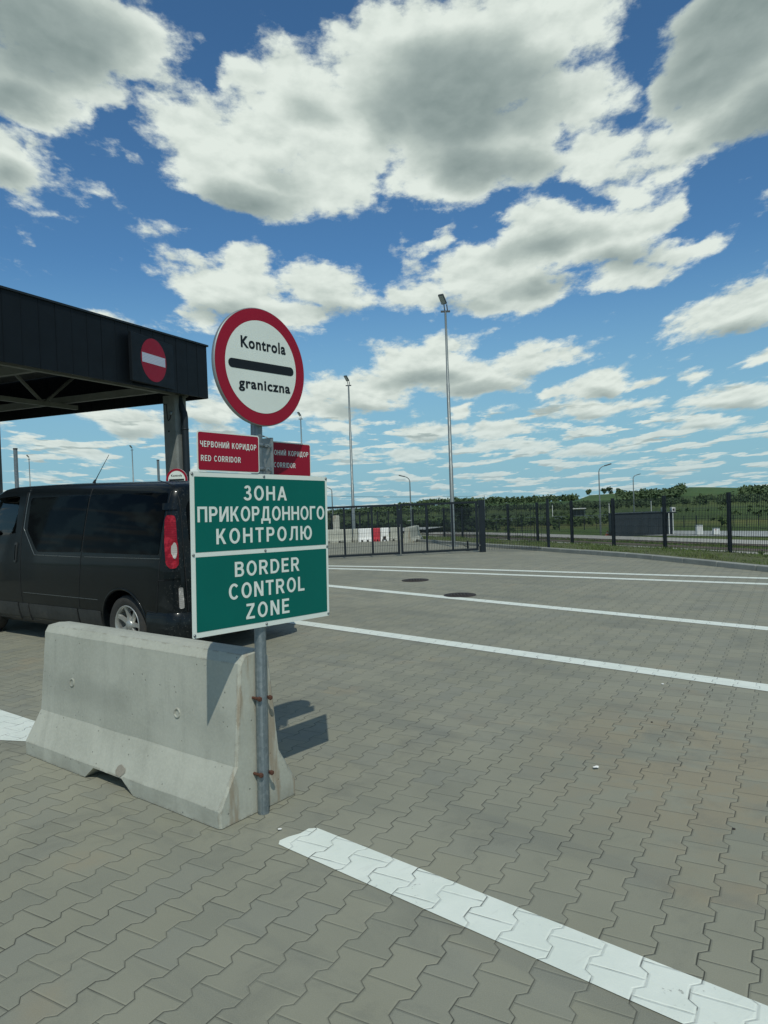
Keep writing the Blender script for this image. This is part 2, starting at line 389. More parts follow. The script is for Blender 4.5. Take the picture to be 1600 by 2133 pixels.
def paver_mat():
    m, t, b = mat('interlocking_pavers')
    p = worldpos(t)
    g = t.add('ShaderNodeGroup', node_tree=PG); t.link(p, g.inputs[0])
    joint, pid, hgt = g.outputs
    big = t.noise(p, .55, 5., .6)
    mid = t.noise(p, 2.6, 6., .65)
    col = t.mix(t.ss(big, .35, .65), (.226, .226, .170), (.270, .266, .202))
    col = t.mix(t.m('MULTIPLY', t.ss(pid, .45, .05), .32), col, (.155, .165, .136))
    col = t.mix(t.m('MULTIPLY', t.ss(pid, .70, .95), .26), col, (.238, .230, .160))
    pid2 = t.m('FRACT', t.m('MULTIPLY', pid, 7.31))
    col = t.mix(t.m('MULTIPLY', t.ss(pid2, .72, .9), .26), col, (.185, .20, .182))
    # brownish sand washed over some of the blocks
    wd = t.vm('SUBTRACT', p, (1.75, 4.1, 0.))
    spot = t.ss(t.vm('LENGTH', t.vm('MULTIPLY', wd, (1., .62, 0.))), 1.25, .25)
    blk = t.m('ADD', mid, t.m('MULTIPLY', t.m('SUBTRACT', pid2, .5), .22))
    br = t.m('ADD', t.m('MULTIPLY', t.m('MULTIPLY', spot, t.ss(blk, .36, .56)), .62), t.m('MULTIPLY', t.ss(t.m('ADD', t.noise(p, 1.1, 4., .6), t.m('MULTIPLY', t.m('SUBTRACT', pid2, .5), .12)),   .60, .74), .45), clamp=True)
    col = t.mix(br, col, (.275, .225, .140))
    # darker traffic film, dust and grain
    col = t.mix(t.m('MULTIPLY', t.ss(t.noise(p, 1.7, 7., .7, .6), .50, .70), .48), col, (.130, .134, .112))
    # dark traffic streaks dragged along the lanes
    st = t.noise(t.vm('MULTIPLY', t.comb(t.vm('DOT_PRODUCT', p, (.727, -.686, 0)), t.vm('DOT_PRODUCT', p, (.686, .727, 0))), (.35, 3.2, 1)), 1., 5., .6)
    col = t.mix(t.m('MULTIPLY', t.ss(st, .50, .68), .34), col, (.13, .14, .125))
    gr = t.noise(p, 240., 3., .7)
    col = t.mix(t.m('MULTIPLY', t.ss(gr, .35, .7), .34), col, (.34, .34, .28))
    col = t.mix(t.m('MULTIPLY', joint, t.lin(t.noise(p, 1.3, 4., .6),   .35, .65, .5, .95)), col, (.05, .052, .042))
    t.link(col, b.inputs['Base Color'])
    b.inputs['Roughness'].default_value = .85
    b.inputs['Specular IOR Level'].default_value = .3
    bump(t, b, t.m('ADD', t.m('MULTIPLY', hgt, .8), t.m('MULTIPLY', gr, .12)), .55, .006)
    return m
def paint_mat():
    m, t, b = mat('white_road_paint')
    p = worldpos(t)
    g = t.add('ShaderNodeGroup', node_tree=PG); t.link(p, g.inputs[0])
    joint, pid, hgt = g.outputs
    col = t.mix(t.ss(t.noise(p, 3., 6., .65), .3, .7), (.68, .73, .65), (.75, .79, .71))
    sc = t.noise(t.vm('MULTIPLY', t.comb(t.vm('DOT_PRODUCT', p, (.8, .6, 0)), t.vm('DOT_PRODUCT', p, (-.6, .8, 0))), (2., 14., 1)), 1., 6., .7)
    col = t.mix(t.m('MULTIPLY', t.ss(sc, .55, .75), .35), col, (.45, .47, .43))
    wear = t.m('MULTIPLY', t.ss(t.noise(p, 22., 5., .75), .6, .7), t.ss(t.noise(p, 1.6, 2.), .5, .62))
    col = t.mix(t.m('MULTIPLY', wear, .8), col, (.2, .2, .18))
    jn = t.m('MULTIPLY', joint, t.ss(t.noise(p, 7., 4., .6), .40, .6))
    col = t.mix(t.m('MULTIPLY', joint, .25), col, (.4, .42, .39))
    col = t.mix(t.m('MULTIPLY', jn, .85), col, (.06, .065, .06))
    t.link(col, b.inputs['Base Color'])
    b.inputs['Roughness'].default_value = .7
    bump(t, b, t.m('ADD', hgt, t.m('MULTIPLY', t.noise(p, 120., 4.), .15)), .5, .006)
    return m
def concrete_mat(name, c, dark, worn=False, scale=1.):
    m, t, b = mat(name)
    p = objco(t)
    n1 = t.noise(p, 2.2 * scale, 7., .62); n2 = t.noise(p, 60. * scale, 4., .6)
    col = t.mix(t.ss(n1, .3, .7), c, dark)
    # drips and tide marks
    sx, sy, sz = t.xyz(p)
    dr = t.noise(t.comb(t.m('MULTIPLY', t.m('ADD', sx, sy), 9.), t.m('MULTIPLY', sz, 1.3), 0.), 1., 5., .6)
    col = t.mix(t.m('MULTIPLY', t.ss(dr, .5, .72), .35), col, tuple(q * .7 for q in dark))
    col = t.mix(t.m('MULTIPLY', t.ss(n2, .35, .7), .22), col, tuple(min(1, q * 1.25) for q in c))
    vo = t.add('ShaderNodeTexVoronoi'); t.link(p, vo.inputs['Vector']); vo.inputs['Scale'].default_value = 19. * scale
    pore = t.m('MULTIPLY', t.ss(vo.outputs['Distance'], .12, .06), t.m('GREATER_THAN', t.noise(p, 7. * scale, 2.), .50))
    col = t.mix(t.m('MULTIPLY', pore, .75), col, tuple(q * .35 for q in dark))
    if worn:
        bv = t.add('ShaderNodeBevel', samples=4); bv.inputs[0].default_value = .022
        geo = t.add('ShaderNodeNewGeometry')
        ed = t.m('SUBTRACT', 1., t.vm('DOT_PRODUCT', bv.outputs[0], geo.outputs['Normal']))
        em = t.m('MULTIPLY', t.ss(ed, .012, .06), t.ss(t.noise(p, 17., 5., .65), .46, .58))
        col = t.mix(t.m('MULTIPLY', em, .75), col, (.20, .185, .145))
        sp2 = t.ss(sz, .12, .0)
        col = t.mix(t.m('MULTIPLY', t.m('MULTIPLY', sp2, t.ss(n1, .4, .6)), .35), col, (.19, .185, .15))
        band = t.m('MULTIPLY', t.ss(t.m('ABSOLUTE', t.m('SUBTRACT', sz, t.m('ADD', .40, t.m('MULTIPLY', n1, .12)))), .13, .02), t.ss(t.noise(p, 1.5, 5., .6), .4, .6))
        col = t.mix(t.m('MULTIPLY', band, .38), col, (.225, .235, .2))
        rs_ = t.m('MULTIPLY', t.m('MULTIPLY', t.ss(sx, .03, .0), t.ss(dr, .5, .62)), .6)
        col = t.mix(rs_, col, (.24, .17, .10))
    t.link(col, b.inputs['Base Color'])
    b.inputs['Roughness'].default_value = .88
    bump(t, b, t.m('SUBTRACT', t.m('ADD', t.m('MULTIPLY', n2, .35), t.m('MULTIPLY', n1, .8)), pore), .35, .006)
    return m
def galv_mat():
    m, t, b = mat('galvanised_steel')
    p = objco(t)
    vo = t.add('ShaderNodeTexVoronoi'); t.link(p, vo.inputs['Vector']); vo.inputs['Scale'].default_value = 60.
    sx, sy, sz = t.xyz(p)
    st = t.noise(t.comb(t.m('MULTIPLY', sx, 70.), t.m('MULTIPLY', sy, 70.), t.m('MULTIPLY', sz, 1.5)), 1., 5., .6)
    k = t.m('ADD', t.m('MULTIPLY', vo.outputs['Color'], .2), t.m('MULTIPLY', st, .8))
    t.link(t.ramp(k, [(.25, (.12, .155, .17)), (.5, (.20, .24, .255)), (.75, (.33, .37, .38))]), b.inputs['Base Color'])
    b.inputs['Metallic'].default_value = .55
    b.inputs['Roughness'].default_value = .48
    return m
def rust_mat(): return simple('rusty_iron', (.085, .034, .02), .85, .1, .4, 40., ((.04, .022, .016), .6), .3)

M = {}
M['paver'] = paver_mat()
M['paint'] = paint_mat()
M['concrete'] = concrete_mat('barrier_concrete', (.42, .430, .365), (.335, .345, .29), True)
M['kerb'] = concrete_mat('kerb_concrete', (.30, .31, .28), (.22, .23, .21))
M['column'] = concrete_mat('column_concrete', (.20, .215, .20), (.14, .155, .15))
M['galv'] = galv_mat()
M['rust'] = rust_mat()
M['sign_red'] = simple('sign_red', (.285, .009, .028), .45, 0, .06, 3., ((.21, .014, .03), .25), spec=.2)
M['sign_white'] = simple('sign_white', (.69, .75, .69), .45, 0, .04, 3., ((.58, .62, .55), .22), spec=.3)
M['sign_green'] = simple('sign_green', (.0015, .122, .098), .45, 0, .06, 3., ((.004, .105, .085), .4), spec=.15)
M['sign_black'] = simple('sign_black', (.010, .014, .018), .45, 0, .1, spec=.2)
M['alu'] = simple('sign_back_aluminium', (.30, .33, .33), .5, .6, .12, 12.)
M['bolt'] = simple('bolt_steel', (.25, .27, .27), .4, .8, .2, 60.)
M['anthracite'] = simple('anthracite_paint', (.012, .019, .025), .5, 0, .15, 3., ((.025, .03, .03), .25), spec=.3)
M['cladding'] = simple('anthracite_cladding', (.0055, .0085, .0115), .5, 0, .12, 1.2, ((.010, .014, .016), .3), spec=.2)
M['soffit'] = simple('canopy_underside', (.10, .10, .095), .8, 0, .2, 1.)
M['beam'] = simple('canopy_steel', (.19, .20, .18), .6, .1, .15, 2.)
M['grass'] = simple('verge_grass', (.085, .13, .03), .8, 0, .5, 3., ((.16, .155, .05), .6))
M['soil'] = simple('verge_soil', (.085, .095, .035), .95, 0, .4, 5., ((.075, .12, .03), .8), .4)
M['dirt'] = simple('brown_soil', (.11, .082, .06), .95, 0, .35, 2., ((.10, .11, .04), .5), .3)
M['pathc'] = simple('pale_path', (.42, .41, .36), .9, 0, .15, 1.5, ((.30, .29, .25), .4))
M['gravel'] = simple('pale_gravel', (.36, .38, .36), .95, 0, .25, 1.2, ((.22, .22, .2), .5))
M['iron'] = simple('cast_iron', (.028, .023, .02), .8, .1, .4, 20., ((.055, .035, .025), .6), .3)
M['white_plastic'] = simple('white_plastic', (.74, .75, .72), .5, 0, .08, 2., ((.5, .5, .46), .4))
M['red_plastic'] = simple('red_plastic', (.45, .02, .035), .5, 0, .1, 2., ((.3, .03, .04), .4))
M['orange_plastic'] = simple('orange_plastic', (.55, .12, .04), .5, 0, .1)
M['mast'] = simple('mast_steel', (.22, .25, .25), .5, .5, .12, 4.)
M['lamp_grey'] = simple('lamp_housing', (.07, .08, .085), .5, .3, .15)
M['lens_white'] = simple('floodlight_glass', (.42, .45, .42), .25, 0, .05)
M['paper'] = simple('paper', (.8, .8, .76), .8, 0, .05)

# ------------------------------------------------------------------ lie of the land
def T(y): return -.021 * max(0., y - 17)
def kerb_x(y): return 7.1 - .309 * (y - 13.35)
def fence_d(x, y): return ((x - 8.0) + .294 * (y - 16.7)) * .959     # metres beyond the mesh fence
SKY = [(-900, 20), (600, 19), (690, 18), (750, 16), (850, 8), (900, 4), (950, 2), (1000, 4), (1080, 5), (1180, 4), (1205, 5), (1222, 6.5), (1285, 5), (1300, 2.5), (1340, -.5), (1400, -1), (1450, -1), (1500, 1), (1600, 6), (1800, 12), (3000, 15)]
def lerp(tab, x):
    if x <= tab[0][0]: return tab[0][1]
    for (a, b), (c, d) in zip(tab, tab[1:]):
        if x <= c: return b + (d - b) * (x - a) / (c - a)
    return tab[-1][1]
def sst(a, b, x):
    k = min(1, max(0, (x - a) / (b - a))); return k * k * (3 - 2 * k)
def far_h(x, y):
    D = math.hypot(x, y)
    px = 800 + 1500 * max(-3, min(3, x / y)) if y > 1 else (3000 if x > 0 else -900)
    wooded = (1 - sst(1395, 1430, px)) * (1 - sst(1198, 1215, px) * (1 - sst(1288, 1305, px)))
    bare = sst(1395, 1430, px)
    Dr = 1050 - 150 * bare
    ridge = EYE - lerp(SKY, px) * Dr / 1500 - 8.5 * wooded
    low = lerp([(60, -3.3), (95, -3.4), (160, -4.6), (320, -7.6), (440, -9.)], D)
    z = low + (ridge - low) * sst(430, Dr, D)
    if D > Dr: z -= (D - Dr) * .06
    z += math.sin(x * .021 + 1.3) * math.sin(y * .017) * .5 * sst(150, 400, D)
    return z
def G(x, y):
    d = fence_d(x, y)
    near = T(y) - .13 * max(0., d - 2.5)
    D = math.hypot(x, y)
    k = sst(55, 90, D)
    f = far_h(x, y)
    if d > 2.5: return max(near, f) if D < 90 else f
    if y > 30 and D > 70: return near + (f - near) * sst(70, 160, D)
    return near

def terrain():
    mb = MB(); Ds = [0.5]
    while Ds[-1] < 1600: Ds.append(Ds[-1] * 1.035 if Ds[-1] > 6 else Ds[-1] + .8)
    azs = [R(a) for a in np.concatenate((np.arange(-180, -60, 6.), np.arange(-60, 60, 1.), np.arange(60, 180, 6.)))]
    rows = []
    for D in Ds:
        r = []
        for a in azs:
            x, y = D * math.sin(a), D * math.cos(a)
            z = G(x, y)
            d = fence_d(x, y)
            if d < 1.9 and D < 75: z -= .12
            elif d < 2.4 and D < 75: z -= .06
            r.append((x, y, z))
        rows.append(r)
    mb.grid(rows, close_u=True)
    m, t, b = mat('open_country')
    p = worldpos(t)
    px_, py_, pz_ = t.xyz(p)
    D = t.m('SQRT', t.m('ADD', t.m('MULTIPLY', px_, px_), t.m('MULTIPLY', py_, py_)))
    warp = t.m('ADD', D, t.m('MULTIPLY', t.m('SUBTRACT', t.noise(p, .012, 4., .6), .5), t.m('MULTIPLY', D, .45)))
    # strips of meadow, scrub and crops, one behind the other
    col = t.ramp(t.lin(warp, 20., 820., 0., 1.), [(0., (.085, .105, .035)), (.05, (.11, .155, .045)), (.10, (.085, .14, .04)), (.135, (.17, .18, .06)), (.16, (.08, .125, .04)),
        (.24, (.065, .105, .035)), (.36, (.10, .16, .05)), (.42, (.06, .095, .04)), (.60, (.13, .175, .065)), (.75, (.08, .14, .055)), (1., (.07, .13, .055))])
    pat = t.noise(t.vm('MULTIPLY', p, (1., .35, 1.)), .05, 6., .65)
    col = t.mix(t.m('MULTIPLY', t.ss(pat, .5, .68), .6), col, (.045, .07, .025))
    col = t.mix(t.m('MULTIPLY', t.ss(t.noise(p, .11, 5., .6), .55, .7), .5), col, (.17, .165, .06))
    fine = t.noise(p, 3., 5., .7)
    col = t.mix(t.m('MULTIPLY', fine, .5), col, tuple(q * .6 for q in (.08, .11, .035)))
    t.link(col, b.inputs['Base Color']); b.inputs['Roughness'].default_value = .95
    b.inputs['Specular IOR Level'].default_value = .1
    bump(t, b, t.noise(p, 1.2, 6., .7), .6, .3)
    structure(mb, 'ground', m)
terrain()

# pavement: one sheet of pavers sloping gently away, bounded by the kerb
def pavement():
    mb = MB(); ys = list(np.arange(-14, 17.1, 1.0)) + list(np.arange(18, 62, 1.0))
    rows = []
    for y in ys:
        xr = kerb_x(y) - .002
        rows.append([(-55 + (xr + 55) * k / 30, y, T(y)) for k in range(31)])
    mb.grid(rows, smooth=False)
    structure(mb, 'pavement', M['paver'])
pavement()
def mark(pts, name='road_marking', h=.004):
    mb = MB()
    mb.face([(x, y, T(y) + h) for x, y in pts])
    structure(mb, name, M['paint'])
def stripe(a, b, w, n=24, jag0=0.):
    a, b = V(*a), V(*b); d = (b - a).normalized(); nrm = V(-d.y, d.x) * (w / 2)
    mb = MB(); rows = []
    for k in range(n + 1):
        p = a + (b - a) * (k / n)
        rows.append([(p.x + nrm.x, p.y + nrm.y, T(p.y) + .004), (p.x - nrm.x, p.y - nrm.y, T(p.y) + .004)])
    mb.grid(rows, smooth=False)
    return structure(mb, 'road_marking', M['paint'])
# nearest stripe, its start rounded off where the paint ran out
def near_mark():
    d = V(.752, -.659); n = V(.659, .752); a = V(-.404, 3.556)
    mb = MB()
    pts = [a + d * 4.2, a + d * .02, a - n * .03 - d * .01, a - n * .09 - d * .005, a - n * .15 - d * .025, a - n * .20 - d * .03, a - n * .228 - d * .005, a - n * .23 + d * .05, a - n * .245 + d * 4.2]
    mb.face([(p.x, p.y, .004) for p in pts])
    structure(mb, 'road_marking', M['paint'])
near_mark()
mark([(-2.10, 5.03), (-2.779, 5.563), (-4.9, 7.22), (-6.2, 5.9), (-2.614, 5.069), (-2.3, 5.0)])
stripe((-6.0, 14.2), (6.4, 2.53), .22)
stripe((-4.0, 16.82), (7.4, 4.80), .22)
stripe((-7.0, 22.33), (7.5, 11.83), .21)
stripe((-7.0, 21.57), (6.95, 11.21), .21)

# kerb stones, verge, paths
def kerb():
    mb = MB(); d = V(-.309, 1, 0).normalized(); n = V(d.y, -d.x, 0)
    y = 6.; k = 0
    while y < 60:
        y2 = y + .955
        a, b = V(kerb_x(y), y, T(y)), V(kerb_x(y2), y2, T(y2)); c = (a + b) / 2
        ln = (b - a).length - .006
        ax = (b - a).normalized(); ez = n.cross(ax).normalized()
        if ez.z < 0: ez = -ez
        j = random.uniform(-.003, .003)
        mb.box(c + n * .075 + V(0, 0, -.05 + j), (.15, ln, .32), (n, ax, ez), .012)
        y = y2
    structure(mb, 'kerb', M['kerb'])
kerb()
def strip(d0, d1, y0, y1, name, m, dz=0., step=1., crown=0.):
    """band alongside the mesh fence between d0 and d1 metres beyond it"""
    mb = MB(); rows = []
    for y in np.arange(y0, y1 + .01, step):
        r = []
        for k in range(7):
            d = d0 + (d1 - d0) * k / 6
            x = 8.0 - .294 * (y - 16.7) + d / .959
            r.append((x, y, T(y) + dz - .13 * max(0, d - 2.5) + crown * math.sin(math.pi * k / 6)))
        rows.append(r)
    mb.grid(rows)
    return structure(mb, name, m)
strip(-1.62, .12, 6, 58, 'verge', M['soil'], .085, crown=.02)
strip(.12, 1.32, 6, 58, 'path', M['pathc'], .0)
strip(1.32, 1.75, 6, 58, 'path_edge', M['soil'], -.005)
strip(1.75, 2.9, 6, 58, 'bank', M['dirt'], -.02)

def verge_grass():
    mb = MB(); rnd = random.Random(3)
    for k in range(34000):
        y = 9 + 26 * rnd.random() ** 1.5; d = rnd.uniform(-1.5, .1) if rnd.random() < .8 else rnd.uniform(1.36, 1.9)
        x = 8.0 - .294 * (y - 16.7) + d / .959
        cl = math.sin(x * 3.1 + y * 1.7) * math.sin(y * 2.3 - x) * .5 + .5
        if rnd.random() > .35 + .65 * cl: continue
        h = rnd.uniform(.03, .09) * (.6 + .8 * cl); a = rnd.uniform(0, 6.28); w = .006 + .004 * rnd.random()
        z = T(y) + .08
        lx, ly = rnd.uniform(-.04, .04), rnd.uniform(-.04, .04)
        mb.face([(x - math.cos(a) * w, y - math.sin(a) * w, z), (x + math.cos(a) * w, y + math.sin(a) * w, z), (x + lx, y + ly, z + h)])
    tag(mb.build('grass', M['grass']), kind='stuff')
verge_grass()
# block capitals drawn as strokes, in the manner of a road-sign grotesque
ST = .182
def _bar(x0, y0, x1, y1): return [(x0, y0), (x1, y0), (x1, y1), (x0, y1)]
def _diag(xa, ya, xb, yb, w): return [(xa - w / 2, ya), (xa + w / 2, ya), (xb + w / 2, yb), (xb - w / 2, yb)]
def _arc(cx, cy, rx, ry, a0, a1, n=22, tx=None, ty=None):
    tx = tx or ST; ty = ty or ST * .9; out = []
    A = [R(a0 + (a1 - a0) * k / n) for k in range(n + 1)]
    for p, q in zip(A, A[1:]):
        out.append([(cx + rx * math.cos(p), cy + ry * math.sin(p)), (cx + rx * math.cos(q), cy + ry * math.sin(q)),
                    (cx + (rx - tx) * math.cos(q), cy + (ry - ty) * math.sin(q)), (cx + (rx - tx) * math.cos(p), cy + (ry - ty) * math.sin(p))])
    return out
def glyph(c):
    s, h = ST, ST * .88
    V0 = lambda x: _bar(x, 0, x + s, 1)
    if c in 'OО': return .80, _arc(.40, .5, .40, .515, 0, 360, 44)
    if c in 'CС': return .76, _arc(.40, .5, .40, .515, 42, 318, 36)
    if c == 'З': return .62, _arc(.30, .745, .27, .27, -75, 160, 22) + _arc(.29, .285, .33, .30, -160, 80, 24) + [_bar(.20, .445, .34, .445 + h)]
    if c in 'НH': return .74, [V0(0), V0(.74 - s), _bar(s, .43, .74 - s, .43 + h)]
    if c in 'АA': return .82, [_diag(.095, 0, .41, 1, .19), _diag(.725, 0, .41, 1, .19), _bar(.22, .22, .60, .22 + h)]
    if c == 'П': return .74, [V0(0), V0(.74 - s), _bar(s, 1 - h, .74 - s, 1)]
    if c in 'РP': return .66, [V0(0), _bar(s, 1 - h, .40, 1), _bar(s, .39, .40, .39 + h)] + _arc(.38, .695, .28, .305, -90, 90, 16, None, h)
    if c in 'ИЙ':
        g = [V0(0), V0(.74 - s), _diag(s * .62, .0, .74 - s * .62, 1, s * 1.05)]
        if c == 'Й': g += _arc(.37, 1.22, .19, .16, 195, 345, 10, .09, .09)
        return .74, g
    if c in 'КK': return .72, [V0(0), _diag(s + .02, .40, .595, 1, .20), _diag(.62, 0, .30, .60, .20)]
    if c == 'Д': return .84, [_bar(.24, 1 - h, .72, 1), _bar(.72 - s, h, .72, 1 - h), _diag(.20, h, .30, 1, s), _bar(0, 0, .84, h), _bar(0, -.20, s * .85, 0), _bar(.84 - s * .85, -.20, .84, 0)]
    if c == 'Г': return .56, [V0(0), _bar(s, 1 - h, .56, 1)]
    if c in 'ТT': return .66, [_bar(.33 - s / 2, 0, .33 + s / 2, 1 - h), _bar(0, 1 - h, .66, 1)]
    if c == 'Л': return .76, [V0(.76 - s), _bar(.18, 1 - h, .76 - s, 1), _diag(.21, .22, .265, 1 - h, s), [(.0, .0), (.10, .0), (.2, .04), (.27, .13), (.295, .24), (.125, .24), (.10, .165), (.05, .145), (.0, .15)]]
    if c == 'Ю': return 1.06, [V0(0), _bar(s, .43, .34, .43 + h)] + _arc(.68, .5, .38, .515, 0, 360, 40)
    if c in 'ВB': return .70, [V0(0), _bar(s, 1 - h, .42, 1), _bar(s, .455, .44, .455 + h), _bar(s, 0, .44, h)] + _arc(.40, .745, .27, .255, -90, 90, 14, None, h) + _arc(.42, .295, .28, .295, -90, 90, 16, None, h)
    if c == 'R': return .73, [V0(0), _bar(s, 1 - h, .42, 1), _bar(s, .40, .42, .40 + h)] + _arc(.40, .70, .29, .30, -90, 90, 16, None, h) + [_diag(.63, 0, .40, .42, .20)]
    if c == 'D': return .74, [V0(0), _bar(s, 1 - h, .36, 1), _bar(s, 0, .36, h)] + _arc(.34, .5, .40, .5, -90, 90, 24, None, h)
    if c in 'ЕE': return .63, [V0(0), _bar(s, 1 - h, .61, 1), _bar(s, .43, .56, .43 + h), _bar(s, 0, .63, h)]
    if c == 'N': return .74, [V0(0), V0(.74 - s), _diag(.74 - s * .62, 0, s * .62, 1, s * 1.05)]
    if c == 'L': return .58, [V0(0), _bar(s, 0, .58, h)]
    if c == 'Z': return .68, [_bar(0, 0, .68, h), _bar(.03, 1 - h, .66, 1), _diag(.12, h, .55, 1 - h, .22)]
    if c == 'Ч': return .68, [V0(.68 - s), _bar(0, .62, s, 1), _bar(.26, .38, .68 - s, .38 + h)] + _arc(.26, .64, .26, .26, 180, 270, 8, None, h)
    if c == 'I': return s, [V0(0)]
    return .32, []
def block_text(name, body, x0, x1, z0, z1, o, ex, ez, en, m, parent, gap=.13):
    """one mesh for each word"""
    x = 0; words = [[]]
    for c in body:
        if c == ' ': words.append([])
        w, g = glyph(c)
        words[-1] += [[(p[0] + x, p[1]) for p in q] for q in g]
        x += w + gap
    tot = x - gap
    for polys in words:
        mb = MB()
        for k, q in enumerate(polys):
            off = en * (.00006 * (k % 7))
            P = [o + off + ex * (x0 + a / tot * (x1 - x0)) + ez * (z0 + b * (z1 - z0)) for a, b in q]
            n = (P[1] - P[0]).cross(P[2] - P[0])
            mb.face(P if n.dot(en) > 0 else P[::-1])
        mb.build(name, m, parent)

# ------------------------------------------------------------------ concrete barrier in the foreground
BAX = V(-.788, .616, 0).normalized()
BNB = V(-.616, -.788, 0).normalized()           # towards the camera side
def barrier_mesh(L=2.02, chips=True):
    """x along the barrier from its near end, y across, z up; drainage notch in the middle of the foot"""
    prof = [(.268, .0), (.266, .085), (.155, .275), (.105, .795), (.075, .838), (.0, .846)]
    half = prof + [(-a, b) for a, b in prof[-2::-1]]
    xs = list(np.linspace(0, L, 41))
    n0, n1, n2, n3 = .76, .87, 1.17, 1.27
    xs = sorted(set([round(x, 4) for x in xs] + [n0, n1, n2, n3, .012, L - .012]))
    rows = []
    def nz(x):
        if x <= n0 or x >= n3: return 0.
        if x < n1: return .075 * (x - n0) / (n1 - n0)
        if x > n2: return .075 * (n3 - x) / (n3 - n2)
        return .075
    mb = MB()
    for x in xs:
        e = .012 if x in (0, L) else 0.
        r = []
        for k, (y, z) in enumerate(half):
            zz = z
            if k in (0, len(half) - 1): zz = nz(x)
            if k in (1, len(half) - 2): zz = max(z, nz(x) + .012)
            s = 1 - e / max(.05, abs(y)) if abs(y) > .01 else 1
            yy = y * s
            if chips:
                yy += .0035 * math.sin(x * 9.1 + k * 2.) * (1 if k in (1, 2, 3) else .3)
            r.append((x, yy, zz - (e if z > .7 else 0)))
        rows.append(r)
    mb.grid(rows, smooth=False)
    for r, flip in ((rows[0], 1), (rows[-1], 0)):
        mb.face(r if flip else r[::-1])
    for a, b in zip(rows, rows[1:]):
        mb.face([a[0], b[0], b[-1], a[-1]])
    return mb
rzb = math.atan2(BAX.y, BAX.x)
bt = thing('concrete_barrier', 'big pale concrete jersey barrier standing in front of the dark van beside the green sign', 'barrier', (-.708, 3.77, .004), (0, 0, rzb))
ob = barrier_mesh().build('body', M['concrete'], bt)
weld(ob, 12)
# lifting sockets: a raised ring round a dark hole
def surf_y(z):
    a, b = (.155, .275), (.105, .795)
    return a[0] + (b[0] - a[0]) * (z - a[1]) / (b[1] - a[1])
M['hole'] = simple('socket_hole', (.012, .012, .011), .9, 0, .1)
for sx, sz in ((.50, .475), (1.62, .50)):
    y = surf_y(sz); nrm = V(0, .52, .05).normalized()
    # barrier local +y is the camera side when rotated by rzb: BNB = local (0, 1)?
    sgn = 1 if V(-BAX.y, BAX.x, 0).dot(BNB) > 0 else -1
    o = V(sx, sgn * (y + .0005), sz); nn = V(0, sgn * nrm.y, nrm.z)
    mb = MB(); mb.lathe([(.030, -.004), (.0295, .004), (.024, .007), (.019, .006), (.017, -.002), (.0, -.003)], o, nn, 20)
    so_ = mb.build('lifting_socket', M['concrete'], bt)
    mb = MB(); mb.lathe([(.0165, -.0015), (.0001, -.0013)], o, nn, 20, False)
    h_ = mb.build('hole', M['hole'], so_)
# broken corner by the drainage notch and a ragged chip line on the near end
CH = MB()
M['chip'] = concrete_mat('broken_concrete', (.33, .31, .26), (.22, .20, .16), scale=3.)
rnd = random.Random(5)
sgn = 1 if V(-BAX.y, BAX.x, 0).dot(BNB) > 0 else -1
cx0 = .90
pts = [(cx0 + .05 * math.cos(a) * rnd.uniform(.6, 1.), .105 + .035 * math.sin(a) * rnd.uniform(.6, 1.)) for a in np.linspace(0, 6.2, 11)]
def slope_pt(x, z, off): 
    k = (z - .085) / (.275 - .085); y = .266 + (.155 - .266) * k
    n = V(0, sgn * .19, .111).normalized()
    return V(x, sgn * y, z) + n * off
CH.face([slope_pt(x, z, .0035) for x, z in pts][::sgn])
c_ = CH.build('chipped_patch', M['chip'], bt)

# ------------------------------------------------------------------ the sign post
AN = R(39.5)
SD = V(math.sin(AN), math.cos(AN), 0)           # along the boards, to the right
SN = V(SD.y, -SD.x, 0)                          # out of the boards, towards the viewer
rzs = math.atan2(SD.y, SD.x)
sp = thing('sign_post', 'galvanised pole with round border control sign, red corridor plates and big green board', 'sign', (-.69, 3.75, 0.004), (0, 0, 0))
# local axes: x along the boards, y = away from the viewer, z up; the pole leans a little to the right
sp.matrix_world = Matrix.Translation((-.69, 3.75, .004)) @ Matrix.Rotation(rzs, 4, 'Z') @ Matrix.Rotation(R(1.6), 4, 'Y')
EX, EY, EZ = V(1, 0, 0), V(0, 1, 0), V(0, 0, 1)
mb = MB(); mb.tube([(0, 0, -.004), (0, 0, 2.52)], .0305, 20)
pole = mb.build('pole', M['galv'], sp)
def board(name, x0, x1, z0, z1, y, rad, th, face, edge, rim=0., parent=None):
    """rounded plate whose front is at local y (towards -y); returns part"""
    def rr(x0, x1, z0, z1, r, n=6):
        p = []
        for cx, cz, a0 in ((x1 - r, z1 - r, 0), (x0 + r, z1 - r, 90), (x0 + r, z0 + r, 180), (x1 - r, z0 + r, 270)):
            for k in range(n + 1):
                a = R(a0 + 90 * k / n); p.append((cx + r * math.cos(a), cz + r * math.sin(a)))
        return p
    mb = MB(); mb.prism(rr(x0, x1, z0, z1, rad), V(0, y, 0), EX, EZ, EY, th)
    o = mb.build(name, edge, parent)
    return o, rr
def flat_face(name, poly, y, m, parent):
    mb = MB(); mb.face([V(a, y, b) for a, b in poly]); return mb.build(name, m, parent)
